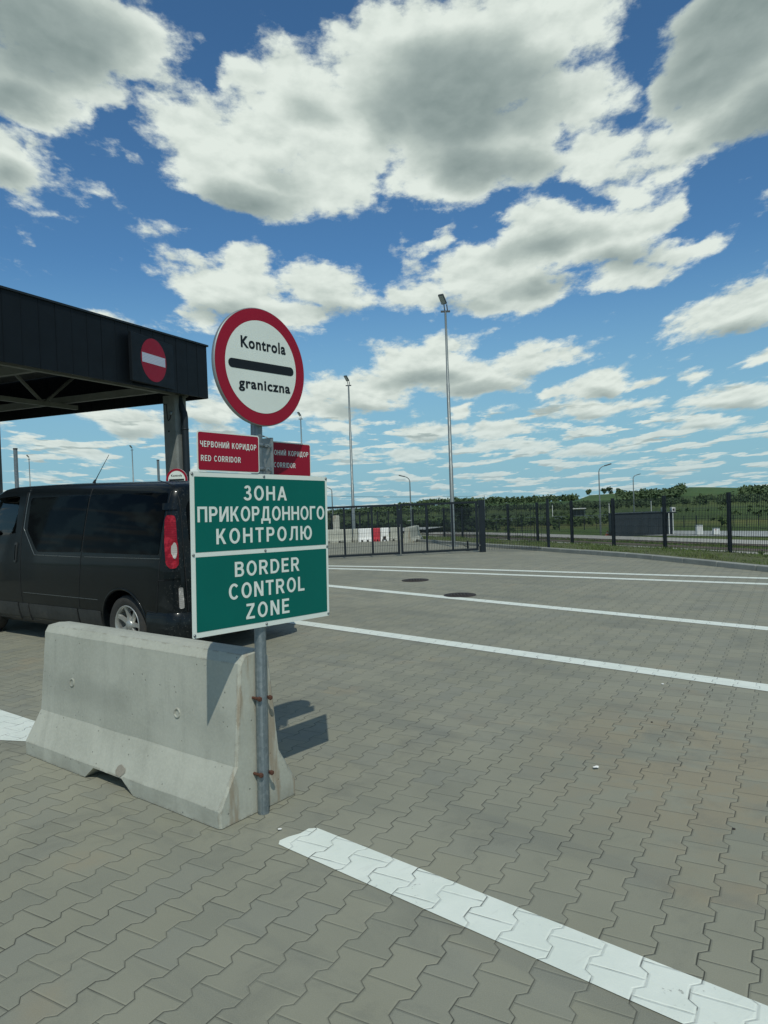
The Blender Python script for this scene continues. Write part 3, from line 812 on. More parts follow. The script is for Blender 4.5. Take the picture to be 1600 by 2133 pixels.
# green board, two plates one above the other, slightly bowed steel sheet with white edge
yG = -.046
gb, rr = board('green_board', -.454, .476, .977, 1.771, yG, .006, .002, None, M['sign_white'], parent=sp)
for z0, z1 in ((1.384, 1.747), (1.003, 1.361)):
    flat_face('green_field', rr(-.430, .459, z0, z1, .004), yG - .0012, M['sign_green'], gb)
for body, x0, x1, z0, z1, gp in (('ЗОНА', -.133, .162, 1.634, 1.709, .20), ('ПРИКОРДОННОГО', -.416, .448, 1.528, 1.603, .14), ('КОНТРОЛЮ', -.308, .346, 1.418, 1.494, .24),
                             ('BORDER', -.198, .245, 1.250, 1.325, .20), ('CONTROL', -.238, .281, 1.139, 1.217, .20), ('ZONE', -.131, .166, 1.030, 1.108, .24)):
    block_text('lettering', body, x0, x1, z0, z1, V(0, yG - .0024, 0), EX, EZ, -EY, M['sign_white'], gb, gp)
for x in (-.442, .005, .467):
    for z in (1.759, 1.3725, .990):
        mb = MB(); mb.lathe([(.0075, 0), (.007, -.003), (.004, -.0055), (.0001, -.006)], V(x, yG, z), V(0, 1, 0), 12)
        mb.build('rivet', M['bolt'], gb)
for z in (1.70, 1.33, 1.05):      # square rails behind the board
    mb = MB(); mb.box((.01, -.035, z), (.80, .016, .03)); mb.build('rail', M['alu'], gb)
# round sign
cR, zR, yR = -.002, 2.327, -.055
def rot(x, z, a=R(-1.3)): return (cR + x * math.cos(a) - z * math.sin(a), zR + x * math.sin(a) + z * math.cos(a))
mb = MB(); o = V(cR, yR, zR)
mb.lathe([(.0001, .0), (.298, .0), (.304, .001), (.306, .004), (.306, .020), (.303, .0215), (.297, .020), (.296, .004), (.0001, .003)], o, V(0, 1, 0), 96)
rs = mb.build('round_sign', M['alu'], sp)
mb = MB()
mb.face([V(cR + .3015 * math.cos(a), yR - .0012, zR + .3015 * math.sin(a)) for a in np.linspace(0, 2 * math.pi, 96, False)])
mb.build('red_ring', M['sign_red'], rs)
mb = MB(); mb.face([V(cR + .240 * math.cos(a), yR - .0022, zR + .240 * math.sin(a)) for a in np.linspace(0, 2 * math.pi, 96, False)])
mb.build('white_field', M['sign_white'], rs)
ca, sa = math.cos(R(1.3)), math.sin(R(1.3))
RX, RZ = V(ca, 0, sa), V(-sa, 0, ca)
co = V(cR, yR - .0034, zR)
p = [co + RX * (s * .198 + .0235 * math.cos(a)) + RZ * (.0235 * math.sin(a)) for s, rg in ((1, np.linspace(-math.pi / 2, math.pi / 2, 10)), (-1, np.linspace(math.pi / 2, 1.5 * math.pi, 10))) for a in rg]
mb = MB(); mb.face(p); mb.build('black_bar', M['sign_black'], rs)
for args in (('Kontrola', -.138, .168, .086, .146, co, RX, RZ, .032, 'H', 1.12), ('graniczna', -.160, .192, -.1205, -.0835, co, RX, RZ, .032, 'x', 1.12)):
    mb = MB(); lettering(mb, *args); mb.build('lettering', M['sign_black'], rs)
for z in (2.20, 2.44):
    mb = MB(); mb.box((0, -.030, z), (.36, .012, .028)); mb.lathe([(.031, -.012), (.0335, -.012), (.0335, .012), (.031, .012)], V(0, 0, z), EZ, 24)
    mb.build('bracket', M['galv'], rs)
# red corridor plates
def red_plate(x0, x1, z0, z1, y, hidden=0.):
    o, rr_ = board('red_plate', x0, x1, z0, z1, y, .014, .002, None, M['sign_white'], parent=sp)
    flat_face('red_field', rr_(x0 + .006, x1 - .006, z0 + .006, z1 - .006, .010), y - .0012, M['sign_red'], o)
    w = x1 - x0
    block_text('lettering', 'ЧЕРВОНИЙ КОРИДОР', x0 + .017, x1 - .021, z0 + .117, z0 + .146, V(0, y - .0024, 0), EX, EZ, -EY, M['sign_white'], o, .2)
    block_text('lettering', 'RED CORRIDOR', x0 + .02, x0 + .262, z0 + .049, z0 + .077, V(0, y - .0024, 0), EX, EZ, -EY, M['sign_white'], o, .2)
    mb = MB(); mb.box((x0 + .1, y + .0075, z0 + .098), (w * .45, .010, .02)); mb.build('rail', M['alu'], o)
    return o
red_plate(-.413, -.027, 1.774, 1.968, -.050)
r2 = red_plate(.098, .484, 1.774, 1.968, .090)
# side plate held edge-on by two clamps
mb = MB(); mb.box((.084, .032, 1.872), (.003, .10, .196)); mb.box((.0925, -.0165, 1.872), (.014, .003, .196))
mb.build('side_plate', M['alu'], sp)
for z in (1.925, 1.800):
    mb = MB()
    mb.lathe([(.0306, -.010), (.0345, -.010), (.0345, .010), (.0306, .010)], V(0, 0, z), EZ, 24)
    mb.box((.057, -.027, z), (.046, .004, .018)); mb.box((.057, .020, z), (.046, .004, .018))
    mb.tube([(.052, -.038, z), (.052, .035, z)], .005, 8)
    mb.build('clamp', M['galv'], sp)
    mb = MB(); mb.box((.115, .097, z), (.08, .006, .02)); mb.build('bracket_arm', M['galv'], sp)
# rusty fixing bolts through the clips that hold the pole to the barrier
for z in (.600, .205):
    mb = MB()
    for s in (-1, 1):
        mb.tube([(s * .037, .035, z - s * .003), (s * .037, -.018, z - s * .003)], .008, 8)
        mb.lathe([(.0001, -.034), (.011, -.032), (.0135, -.026), (.0135, -.018), (.006, -.016)], V(s * .036, -.005, z - s * .003), V(0, 1, 0), 6, False)
    mb.box((0, .034, z), (.10, .008, .03))
    mb.build('fixing_clip', M['rust'], sp)

# ------------------------------------------------------------------ pieces for the fences
def mesh_panel(mb, a, b, h, z0a, z0b, pitch=.05, r=.0022, hz=.2):
    """welded wire panel from a to b (xy), between the posts"""
    a, b = V(*a), V(*b); d = (b - a); L = d.length; d.normalize(); n = int(L / pitch)
    dd = V(d.x, d.y, 0); nn = V(-d.y, d.x, 0)
    for k in range(1, n):
        t_ = k / n; p = a + d * L * t_; z = z0a + (z0b - z0a) * t_
        q = [V(p.x, p.y, 0) + dd * (r * i) + nn * (r * j) for i, j in ((-1, -1), (1, -1), (1, 1), (-1, 1))]
        for i in range(4):
            u_, w_ = q[i], q[(i + 1) % 4]
            mb.face([u_ + V(0, 0, z + .05), w_ + V(0, 0, z + .05), w_ + V(0, 0, z + h), u_ + V(0, 0, z + h)])
    z = .08
    while z < h:
        for s in (-1, 1):
            o = nn * (s * (r + .0025))
            p = V(a.x, a.y, z0a + z) + o; q = V(b.x, b.y, z0b + z) + o
            mb.box((p + q) / 2, ((q - p).length, .005, .006), ((q - p).normalized(), nn, V(0, 0, 1)))
        z += hz
def post(mb, x, y, z, h, w, dirv):
    ax = (V(dirv.x, dirv.y, 0), V(-dirv.y, dirv.x, 0), V(0, 0, 1))
    mb.box((x, y, z + h / 2 - .05), (w, w, h + .1), ax, .004)
    mb.box((x, y, z + h + .004), (w + .006, w + .006, .008), ax)
FD = V(-.294, 1, 0).normalized()
def side_fence():
    ys = [14.5 + 2.2 * k for k in range(25)]
    P = [(8.0 - .294 * (y - 16.7), y) for y in ys]
    f = thing('mesh_fence', 'long dark wire mesh fence standing on the grass verge behind the kerb', 'fence', (P[0][0], P[0][1], T(P[0][1])))
    o = Vector(f.location)
    for k, (x, y) in enumerate(P):
        mb = MB(); post(mb, 0, 0, 0, 1.50, .075, FD)
        # clamps on the post
        for z in (.25, .75, 1.3): mb.box((-.03, 0, z), (.03, .05, .03))
        mb.build('post', M['anthracite'], f, V(x, y, T(y) - .02) - o)
        if k + 1 < len(P):
            x2, y2 = P[k + 1]
            mb = MB(); mesh_panel(mb, (0, 0), (x2 - x, y2 - y), 1.44, T(y), T(y2), .05 if k < 9 else .1, .0037)
            mb.build('mesh_panel', M['anthracite'], f, V(x, y, 0) - V(o.x, o.y, o.z))
side_fence()
# gate between two stout posts
GR, GL = V(2.98, 22.05, 0), V(-2.12, 21.15, 0)
GD = (GR - GL).normalized(); GZ = T(21.7)
def gate_leaf(p0, p1, label, lock):
    """p0 hinge side, p1 meeting side"""
    L = (p1 - p0).length; d = (p1 - p0).normalized()
    g = thing('gate_leaf', label, 'gate', (p0.x, p0.y, GZ), (0, 0, math.atan2(d.y, d.x)), 'leaves of the dark mesh gate')
    H = 1.56; w = .062; z0 = .055
    mb = MB()
    for z in (z0 + w / 2, H - w / 2): mb.box((L / 2, 0, z), (L, .05, w))
    for x in (w / 2, L - w / 2): mb.box((x, 0, (z0 + H) / 2), (w, .049, H - z0 - 2 * w))
    mb.build('frame', M['anthracite'], g)
    for k in (1, 2):
        mb = MB(); mb.box((L * k / 3, 0, (z0 + H) / 2), (w * .9, .048, H - z0 - 2 * w)); mb.build('upright', M['anthracite'], g)
    for k in range(3):
        mb = MB(); mesh_panel(mb, (w + (L - 2 * w) * k / 3, .0), (w + (L - 2 * w) * (k + 1) / 3, .0), H - w, .05, .05, .05, .0036)
        mb.build('mesh_panel', M['anthracite'], g)
    for z in (.2, 1.38):
        mb = MB(); mb.box((-.03, 0, z), (.07, .03, .05)); mb.build('hinge', M['anthracite'], g)
    if lock:
        mb = MB(); mb.box((L - .03, .0, 1.02), (.09, .07, .22)); lk = mb.build('lock_case', M['anthracite'], g)
        mb = MB(); mb.tube([(L - .02, .06, 1.15), (L - .02, .06, .92)], .011, 8); mb.build('handle', M['bolt'], g)
        mb = MB(); mb.tube([(L + .025, -.04, .95), (L + .025, -.04, -.0)], .012, 8); mb.build('drop_bolt', M['bolt'], g)
    return g
mid = GL + GD * 2.62
gate_leaf(GL + GD * .12, mid - GD * .02, 'left leaf of the dark mesh gate, partly behind the green sign', True)
gr_ = gate_leaf(GR - GD * .13, mid + GD * .02, 'right leaf of the dark mesh gate, hung on the stout square post', False)
mb = MB(); mb.tube([(2.20, .06, 1.05), (2.08, .06, 1.05)], .011, 8); mb.build('handle', M['bolt'], gr_)
for p, lab in ((GR, 'stout square dark gate post at the right end of the gate'), (GL, 'square dark gate post hidden behind the green sign')):
    t_ = thing('gate_post', lab, 'gate post', (p.x, p.y, GZ), (0, 0, math.atan2(GD.y, GD.x)), 'posts of the mesh gate')
    mb = MB(); mb.box((0, 0, .78), (.165, .165, 1.6), None, .006); mb.build('shaft', M['anthracite'], t_)
    mb = MB(); mb.box((0, 0, 1.584), (.172, .172, .008)); mb.build('cap', M['anthracite'], t_)
    mb = MB(); mb.lathe([(.02, 0), (.02, .03), (.0001, .032)], V(-.085 if p is GR else .085, -.03, .2), V(-1 if p is GR else 1, 0, 0), 10); mb.build('hinge_pin', M['bolt'], t_)
def short_fence():
    a, b = V(3.09, 22.03, 0), V(4.84, 21.3, 0)
    d = (b - a).normalized()
    f = thing('mesh_fence', 'short wire mesh fence panel between the gate post and the kerb', 'fence', (a.x, a.y, GZ))
    mb = MB(); mesh_panel(mb, (0, 0), (b.x - a.x, b.y - a.y), 1.44, 0, .015, .05, .0036); mb.build('mesh_panel', M['anthracite'], f)
    mb = MB(); post(mb, b.x - a.x, b.y - a.y, .01, 1.53, .07, d); mb.build('post', M['anthracite'], f)
short_fence()
# ground catch for the open leaf
t_ = thing('gate_stop', 'short black catch post with a hook standing on the paving behind the gate', 'gate stop', (2.62, 22.9, T(22.9)))
mb = MB(); mb.box((0, 0, .16), (.05, .05, .34)); mb.box((0, 0, .01), (.12, .12, .02)); mb.build('post', M['anthracite'], t_)
mb = MB(); mb.tube([(0, 0, .13), (-.06, -.02, .15), (-.13, -.03, .19)], .012, 6); mb.tube([(0, 0, .13), (.05, 0, .13)], .02, 6); mb.build('hook', M['anthracite'], t_)
# ------------------------------------------------------------------ barriers beyond the gate
def small_barrier(name, label, cat, x, y, L, H, m, rz, white=False, hole=False, group=None):
    t_ = thing(name, label, cat, (x, y, T(y) + .0), (0, 0, rz), group)
    w = .3
    pf_ = [(w, 0), (w, .09 * H), (w * .55, .33 * H), (w * .36, .95 * H), (w * .28, H)]
    half = pf_ + [(-a, b) for a, b in pf_[::-1]]
    mb = MB(); rows = []
    xs = [0, .03, L * .2, L * .22, L * .36, L * .38, L * .62, L * .64, L * .78, L * .8, L - .03, L]
    for x_ in xs:
        n_ = .09 if (L * .21 < x_ < L * .37 or L * .63 < x_ < L * .79) else 0
        rows.append([(x_, a * (.94 if x_ in (0, L) else 1), max(b, n_ if k in (0, len(half) - 1) else 0) if k not in (1, len(half) - 2) else max(b, n_ + .03)) for k, (a, b) in enumerate(half)])
    mb.grid(rows, smooth=False); mb.face(rows[0]); mb.face(rows[-1][::-1])
    o = mb.build('body', m, t_); weld(o, 20)
    if white:
        for q in np.linspace(.15, .85, 6):
            mb = MB(); mb.box((L * q, -w * .42, H * .66), (.03, .03, H * .5), (V(1, 0, 0), V(0, .97, -.2), V(0, .2, .97))); mb.build('rib', m, t_)
    if hole:
        mb = MB(); mb.box((L * .5, -w * .82, H * .28), (.14, .2, .12)); mb.build('forklift_socket', M['iron'], t_)
    return t_
yb = 33.6
def xa(px, y): return (px - 800) / 1500 * y
bar = [('concrete_barrier', 'pale weathered concrete barrier behind the gate, left of the white plastic ones', 'barrier', 655, 729, 'concrete', 0, 0),
       ('concrete_barrier', 'narrow grey concrete barrier next to the large white plastic barrier', 'barrier', 731, 741, 'concrete', 0, 0),
       ('plastic_barrier', 'larger white plastic barrier left of the red one', 'barrier', 742, 772, 'white_plastic', 1, 0),
       ('plastic_barrier', 'red plastic barrier between two white ones behind the gate', 'barrier', 773, 788, 'red_plastic', 1, 0),
       ('plastic_barrier', 'smaller white plastic barrier with a dark square socket, right of the red one', 'barrier', 789, 807, 'white_plastic', 1, 1),
       ('concrete_barrier', 'grey concrete barrier behind the meeting stiles of the gate', 'barrier', 809, 836, 'concrete', 0, 0)]
for nm, lab, cat, p0, p1, m, wh, ho in bar:
    x0, x1 = xa(p0 + 3, yb), xa(p1 + 3, yb)
    small_barrier(nm, lab, cat, x0, yb + .5 - .1 * x0, x1 - x0 - .03, .63, M[m], R(-5), wh, ho, 'barriers in a row beyond the gate')
small_barrier('concrete_barrier', 'concrete barrier seen end-on behind the gate lock, grass beside it', 'barrier', xa(845, 32.2), 31.2, 2., .66, M['concrete'], R(75), group='barriers in a row beyond the gate')
t_ = thing('concrete_pillar', 'pale square concrete pillar standing behind the row of barriers', 'pillar', (xa(700, 45), 45, T(45)))
mb = MB(); mb.box((0, 0, .62), (.40, .40, 1.30), None, .03); mb.build('shaft', M['concrete'], t_)
mb = MB(); mb.box((.0, 0, 1.285), (.34, .34, .05), None, .012); mb.build('cap', M['concrete'], t_)

# ------------------------------------------------------------------ masts and lamps
def light_mast(label, x, y, top, r0=.075, head=1, two=False):
    z = G(x, y); h = top - z
    t_ = thing('light_mast', label, 'light mast', (x, y, z), (0, 0, 0), 'tall floodlight masts')
    mb = MB(); mb.tube([(0, 0, -.1), (0, 0, h * .33), (0, 0, h * .331), (0, 0, h * .66), (0, 0, h * .661), (0, 0, h - .45)], [r0 * 1.12, r0 * 1.05, r0 * .92, r0 * .84, r0 * .72, r0 * .55], 12)
    mb.build('pole', M['mast'], t_)
    mb = MB(); mb.box((0, 0, .01), (.34, .34, .03)); mb.build('base_plate', M['mast'], t_)
    mb = MB(); mb.box((.0, 0, h - .44), (.5 if two else .34, .06, .06)); mb.tube([(-.02, 0, h - .45), (-.05, -.05, h - .2)], .02, 6); mb.tube([(.08, 0, h - .45), (.05, -.05, h - .2)], .02, 6)
    mb.build('bracket', M['lamp_grey'], t_)
    ax_ = (V(.80, -.55, .0).normalized(), V(-.30, -.50, .62).normalized(), None)
    ex = V(.85, -.45, 0).normalized(); ez = V(-.33, -.52, .62).normalized(); en = ex.cross(ez).normalized()
    if en.y > 0: en = -en
    c = V(-.10, -.10, h - .02)
    mb = MB(); mb.box(c, (.20, .40, .08), (ex, ez, en), .012); fl = mb.build('floodlight', M['lamp_grey'], t_)
    mb = MB(); mb.box(c + en * .042, (.16, .34, .004), (ex, ez, en)); mb.build('lens', M['lens_white'], fl)
    return t_
light_mast('tallest floodlight mast, thick grey pole standing behind the right gate leaf', 2.50, 26.3, 8.80, .070)
light_mast('thinner floodlight mast rising behind the row of barriers', xa(736, 43.6), 43.6, 9.0, .085)
light_mast('small distant mast above the right red corridor plate', xa(634, 61), 61, 9.1, .085)
light_mast('distant mast seen between the canopy column and the van aerial', xa(281, 88), 88, 9.2, .10)
light_mast('distant mast above the van roof beside the left canopy column', xa(66, 97), 97, 9.2, .10)
def street_lamp(label, x, y, top, side, r=.05):
    z = G(x, y); h = top - z
    t_ = thing('street_lamp', label, 'street lamp', (x, y, z), (0, 0, 0), 'street lamps with a curved arm')
    w = .9
    arc = [(0, 0, -.1), (0, 0, h * .5), (0, 0, h - .9)] + [(side * w * (1 - math.cos(a)), 0, h - .9 + .75 * math.sin(a)) for a in np.linspace(.2, 1.35, 8)]
    mb = MB(); mb.tube(arc, [r * 1.5, r * 1.3, r] + [r * .8] * 8, 8); mb.build('pole', M['mast'], t_)
    e = arc[-1]
    ex = V(side * .95, 0, .25).normalized()
    mb = MB(); mb.box(V(*e) + ex * .35, (.85, .26, .12), (ex, V(0, 1, 0), ex.cross(V(0, 1, 0)) * side), .03); hd = mb.build('lamp_head', M['lamp_grey'], t_)
    mb = MB(); mb.box(V(*e) + ex * .40 + V(0, 0, -.07), (.5, .2, .02), (ex, V(0, 1, 0), ex.cross(V(0, 1, 0)) * side)); mb.build('lens', M['lens_white'], hd)
street_lamp('taller street lamp by the dark cabin, arm curving to the right', xa(1250, 82.5), 82.5, EYE + 3.08, 1, .06)
street_lamp('farther street lamp behind the dark cabin, arm curving to the right', xa(1321, 141), 141, EYE + 3.1, 1, .09)
street_lamp('street lamp behind the gate, arm curving to the left', xa(856, 96), 96, EYE + 3.1, -1, .07)
street_lamp('far street lamp at the right edge of the green sign', xa(693, 150), 150, EYE + 2.95, -1, .10)
street_lamp('street lamp just showing between the pole and the right red plate', xa(573, 62), 62, EYE + 5.95, -1, .055)

# ------------------------------------------------------------------ the dark van
def paint_car():
    m, t, b = mat('dark_grey_car_paint')
    p = objco(t)
    fl = t.noise(p, 900., 2.)
    col = t.mix(t.ss(fl, .4, .7), (.0034, .0056, .0068), (.0065, .0098, .0116))
    sx, sy, sz = t.xyz(p)
    dust = t.m('MULTIPLY', t.ss(t.noise(p, 6., 6., .65), .35, .7), t.ss(sz, .95, .25))
    col = t.mix(t.m('MULTIPLY', dust, .3), col, (.026, .033, .033))
    # dried splashes low on the rear door
    sp_ = t.m('MULTIPLY', t.ss(t.noise(p, 38., 4., .7), .58, .66), t.m('MULTIPLY', t.ss(sx, -.70, -.80), t.m('GREATER_THAN', sy, .62)))
    col = t.mix(t.m('MULTIPLY', sp_, .35), col, (.14, .14, .125))
    t.link(col, b.inputs['Base Color'])
    t.link(t.lin(t.noise(p, 3., 5.), .3, .7, .28, .42), b.inputs['Roughness'])
    b.inputs['Metallic'].default_value = .1
    b.inputs['Specular IOR Level'].default_value = .15
    b.inputs['Coat Weight'].default_value = .28
    b.inputs['Coat Roughness'].default_value = .06
    bump(t, b, t.noise(p, 2.2, 3.), .02, .02)
    return m
def glass_black():
    m, t, b = mat('tinted_glass')
    p = objco(t)
    col = t.mix(t.ss(t.noise(t.vm('MULTIPLY', p, (1., 1., 2.)), 2.2, 2.), .45, .6), (.002, .003, .004), (.006, .009, .010))
    t.link(col, b.inputs['Base Color'])
    b.inputs['Roughness'].default_value = .05
    b.inputs['Specular IOR Level'].default_value = .05
    return m
def glass_clear():
    m, t, b = mat('clear_glass')
    tr = t.add('ShaderNodeBsdfTransparent'); tr.inputs[0].default_value = (.72, .82, .80, 1)
    mx = t.add('ShaderNodeMixShader')
    fr = t.add('ShaderNodeFresnel'); fr.inputs[0].default_value = 1.5
    t.link(fr.outputs[0], mx.inputs[0]); t.link(tr.outputs[0], mx.inputs[1])
    gl = t.add('ShaderNodeBsdfGlossy'); gl.inputs['Roughness'].default_value = .02
    t.link(gl.outputs[0], mx.inputs[2])
    out = [n for n in t.nt.nodes if n.type == 'OUTPUT_MATERIAL'][0]
    t.link(mx.outputs[0], out.inputs[0])
    return m
def lens(name, c, rib=60.):
    m, t, b = mat(name)
    p = objco(t); sx, sy, sz = t.xyz(p)
    w = t.m('ABSOLUTE', t.m('SINE', t.m('MULTIPLY', sz, rib)))
    n = t.noise(p, 16., 3.)
    col = t.mix(t.m('MULTIPLY', w, .35), c, tuple(q * .35 for q in c))
    col = t.mix(t.m('MULTIPLY', t.ss(n, .5, .66), .5), col, tuple(min(1, q * 2.0 + .02) for q in c))
    t.link(col, b.inputs['Base Color'])
    b.inputs['Roughness'].default_value = .22
    b.inputs['Specular IOR Level'].default_value = .2
    b.inputs['Coat Weight'].default_value = .15
    bump(t, b, w, .3, .003)
    return m
M['van'] = paint_car()
M['tint'] = glass_black()
M['clear'] = glass_clear()
M['trim'] = simple('black_trim_plastic', (.028, .031, .031), .6, 0, .25, 6., ((.085, .085, .075), .5), .1)
M['rubber'] = simple('tyre_rubber', (.030, .030, .028), .85, 0, .25, 10., ((.095, .09, .075), .5), .3)
M['rim'] = simple('silver_alloy', (.42, .43, .41), .38, .6, .12, 10., ((.16, .15, .12), .35))
M['redlens'] = lens('red_lamp_lens', (.24, .004, .012), 130.)
M['clearlens'] = lens('clear_lamp_lens', (.42, .40, .37), 160.)
M['seam'] = simple('panel_gap', (.006, .007, .008), .7, 0, .1)
M['edge_highlight'] = simple('panel_edge_highlight', (.16, .18, .18), .3, .5, .1)  # pale tone paints the highlight line along the van's panel edges

PHI = R(54)
VF = V(-math.sin(PHI), math.cos(PHI), 0)
van_z = .0
van = thing('passenger_van', 'dark grey passenger van with tinted side windows standing behind the concrete barrier', 'van',
            (-2.905 + .93 * math.cos(PHI), 7.90 + .93 * math.sin(PHI), van_z), (0, 0, math.atan2(VF.y, VF.x)))
# local: x forward from the rear axle, y to the left, z up
SIDE = [(.20, .80), (.28, .895), (.45, .925), (.62, .945), (.86, .952), (1.05, .944), (1.15, .932), (1.40, .893), (1.65, .848), (1.80, .815), (1.87, .790), (1.915, .74), (1.938, .65), (1.952, .45), (1.958, .0)]
def topline(x):
    return lerp([(-.9, 1.84), (-.78, 1.89), (-.5, 1.915), (.5, 1.945), (1.6, 1.975), (2.75, 1.985), (2.92, 1.955), (3.12, 1.86), (3.4, 1.60), (3.7, 1.28), (3.9, 1.12), (4.15, 1.02), (4.28, .86), (4.33, .62)], x) / 1.958
def van_body():
    xs = [-.86, -.855, -.83, -.79, -.72, -.6, -.45, -.3, -.1, .1, .3, .6, 1., 1.4, 1.8, 2.1, 2.3, 2.5, 2.65, 2.8, 2.95, 3.1, 3.25, 3.4, 3.55, 3.7, 3.85, 4.0, 4.15, 4.28, 4.33]
    rows = []
    for x in xs:
        w = lerp([(-.86, .865), (-.855, .90), (-.83, .945), (-.79, .972), (-.72, .99), (-.6, 1), (3., 1.), (3.4, .98), (4.05, .93), (4.28, .84), (4.33, .70)], x)
        tp = topline(x)
        r = []
        for z, y in SIDE:
            zz = z if tp > .97 else .2 + (z - .2) * (tp * 1.958 - .2) / 1.758
            if tp > .97: zz = z * (1 + (tp - 1) * sst(1.2, 1.9, z))
            lean = .10 * max(0., zz - 1.0) * (1 - sst(-.86, -.2, x))
            yy = y
            if tp < .9: yy = lerp(SIDE, zz) if z < 1.8 else y
            r.append((x + lean, yy * w, zz))
        rows.append(r + [(p[0], -p[1], p[2]) for p in r[-2::-1]])
    mb = MB(); mb.grid(rows)
    for a, b in zip(rows, rows[1:]): mb.face([a[0], a[-1], b[-1], b[0]])
    mb.face(rows[0][::-1]); mb.face(rows[-1])
    return mb
def boolean(o, cutters):
    for c in cutters:
        md = o.modifiers.new('cut', 'BOOLEAN'); md.operation = 'DIFFERENCE'; md.object = c; md.solver = 'EXACT'
    bpy.context.view_layer.update()
    me = bpy.data.meshes.new_from_object(o.evaluated_get(bpy.context.evaluated_depsgraph_get()))
    o.modifiers.clear(); old = o.data; o.data = me; me.name = o.name
    bpy.data.meshes.remove(old)
    for c in cutters:
        m_ = c.data; bpy.data.objects.remove(c); bpy.data.meshes.remove(m_)
body = van_body().build('body', M['van'])
bm = bmesh.new(); bm.from_mesh(body.data)
bmesh.ops.remove_doubles(bm, verts=bm.verts, dist=1e-4); bmesh.ops.recalc_face_normals(bm, faces=bm.faces)
bm.to_mesh(body.data)
from mathutils.bvhtree import BVHTree
bvh = BVHTree.FromBMesh(bm)
def on_side(x, z, off=0., s=1):
    h = bvh.ray_cast(V(x, 3 * s, z), V(0, -s, 0))
    return h[0] + h[1] * off if h[0] else V(x, .9 * s, z)
def on_dir(o, d, off=0.):
    h = bvh.ray_cast(o, d)
    return h[0] + h[1] * off if h[0] else None
cut = []
for x in (0., 3.26):
    mb = MB(); n = 40
    mb.lathe([(.0001, -1.1), (.395, -1.1), (.395, -.56), (.0001, -.56)], V(x, 0, .335), V(0, 1, 0), n); mb.lathe([(.0001, .56), (.395, .56), (.395, 1.1), (.0001, 1.1)], V(x, 0, .335), V(0, 1, 0), n)
    c = mb.build('cutter', M['seam']); weld(c); cut.append(c)
mb = MB(); mb.prism([(2.25, .75), (3.3, .75), (3.38, 1.28), (3.04, 1.78), (2.86, 1.85), (2.25, 1.86)], V(0, -.78, 0), V(1, 0, 0), V(0, 0, 1), V(0, 1, 0), 1.56)
c = mb.build('cutter', M['seam']); weld(c); cut.append(c)
DW = [(2.31, 1.36), (3.22, 1.29), (3.32, 1.34), (3.02, 1.76), (2.85, 1.825), (2.45, 1.84), (2.32, 1.825)]
mb = MB(); mb.prism(DW, V(0, -1.2, 0), V(1, 0, 0), V(0, 0, 1), V(0, 1, 0), 2.4)
c = mb.build('cutter', M['seam']); weld(c); cut.append(c)
boolean(body, cut)
body.data.materials.clear(); body.data.materials.append(M['van'])
body.parent = van
weld(body, 32)
def patch(name, poly, m, off=.004, s=1, parent=None, thick=.006, proj=None, step=.09):
    """a panel following the body: poly in (x, z), pushed out by off and given an edge"""
    bm2 = bmesh.new()
    f = bm2.faces.new([bm2.verts.new((x, 0, z)) for x, z in poly])
    z0, z1 = min(p[1] for p in poly), max(p[1] for p in poly); x0, x1 = min(p[0] for p in poly), max(p[0] for p in poly)
    for lo, hi, nrm, ax in ((z0, z1, (0, 0, 1), 2), (x0, x1, (1, 0, 0), 0)):
        k = lo + step
        while k < hi - 1e-3:
            co = [0, 0, 0]; co[ax] = k
            bmesh.ops.bisect_plane(bm2, geom=bm2.verts[:] + bm2.edges[:] + bm2.faces[:], plane_co=co, plane_no=nrm)
            k += step
    mb = MB(); idx = {}
    fn = proj or (lambda x, z, o: on_side(x, z, o, s))
    for v in bm2.verts: idx[v] = fn(v.co.x, v.co.z, off)
    for fc in bm2.faces:
        P = [idx[v] for v in fc.verts]
        if None in P: continue
        mb.face(P, True)
    for e in bm2.edges:
        if len(e.link_faces) == 1:
            a, b = e.verts
            pa, pb = idx[a], idx[b]
            if pa is None or pb is None: continue
            qa, qb = fn(a.co.x, a.co.z, off - thick), fn(b.co.x, b.co.z, off - thick)
            mb.face([pa, pb, qb, qa], False)
    bm2.free()
    o = mb.build(name, m, parent or van)
    return weld(o, 40)
def rnd_poly(pts, r, n=4):
    out = []; N = len(pts)
    for k in range(N):
        p, a, b = V(*pts[k]), V(*pts[k - 1]), V(*pts[(k + 1) % N])
        da, db = (a - p), (b - p); rr_ = min(r, da.length * .45, db.length * .45)
        s, e = p + da.normalized() * rr_, p + db.normalized() * rr_
        for i in range(n + 1):
            t_ = i / n; q = s * (1 - t_) ** 2 + p * 2 * t_ * (1 - t_) + e * t_ ** 2; out.append((q.x, q.y))
    return out
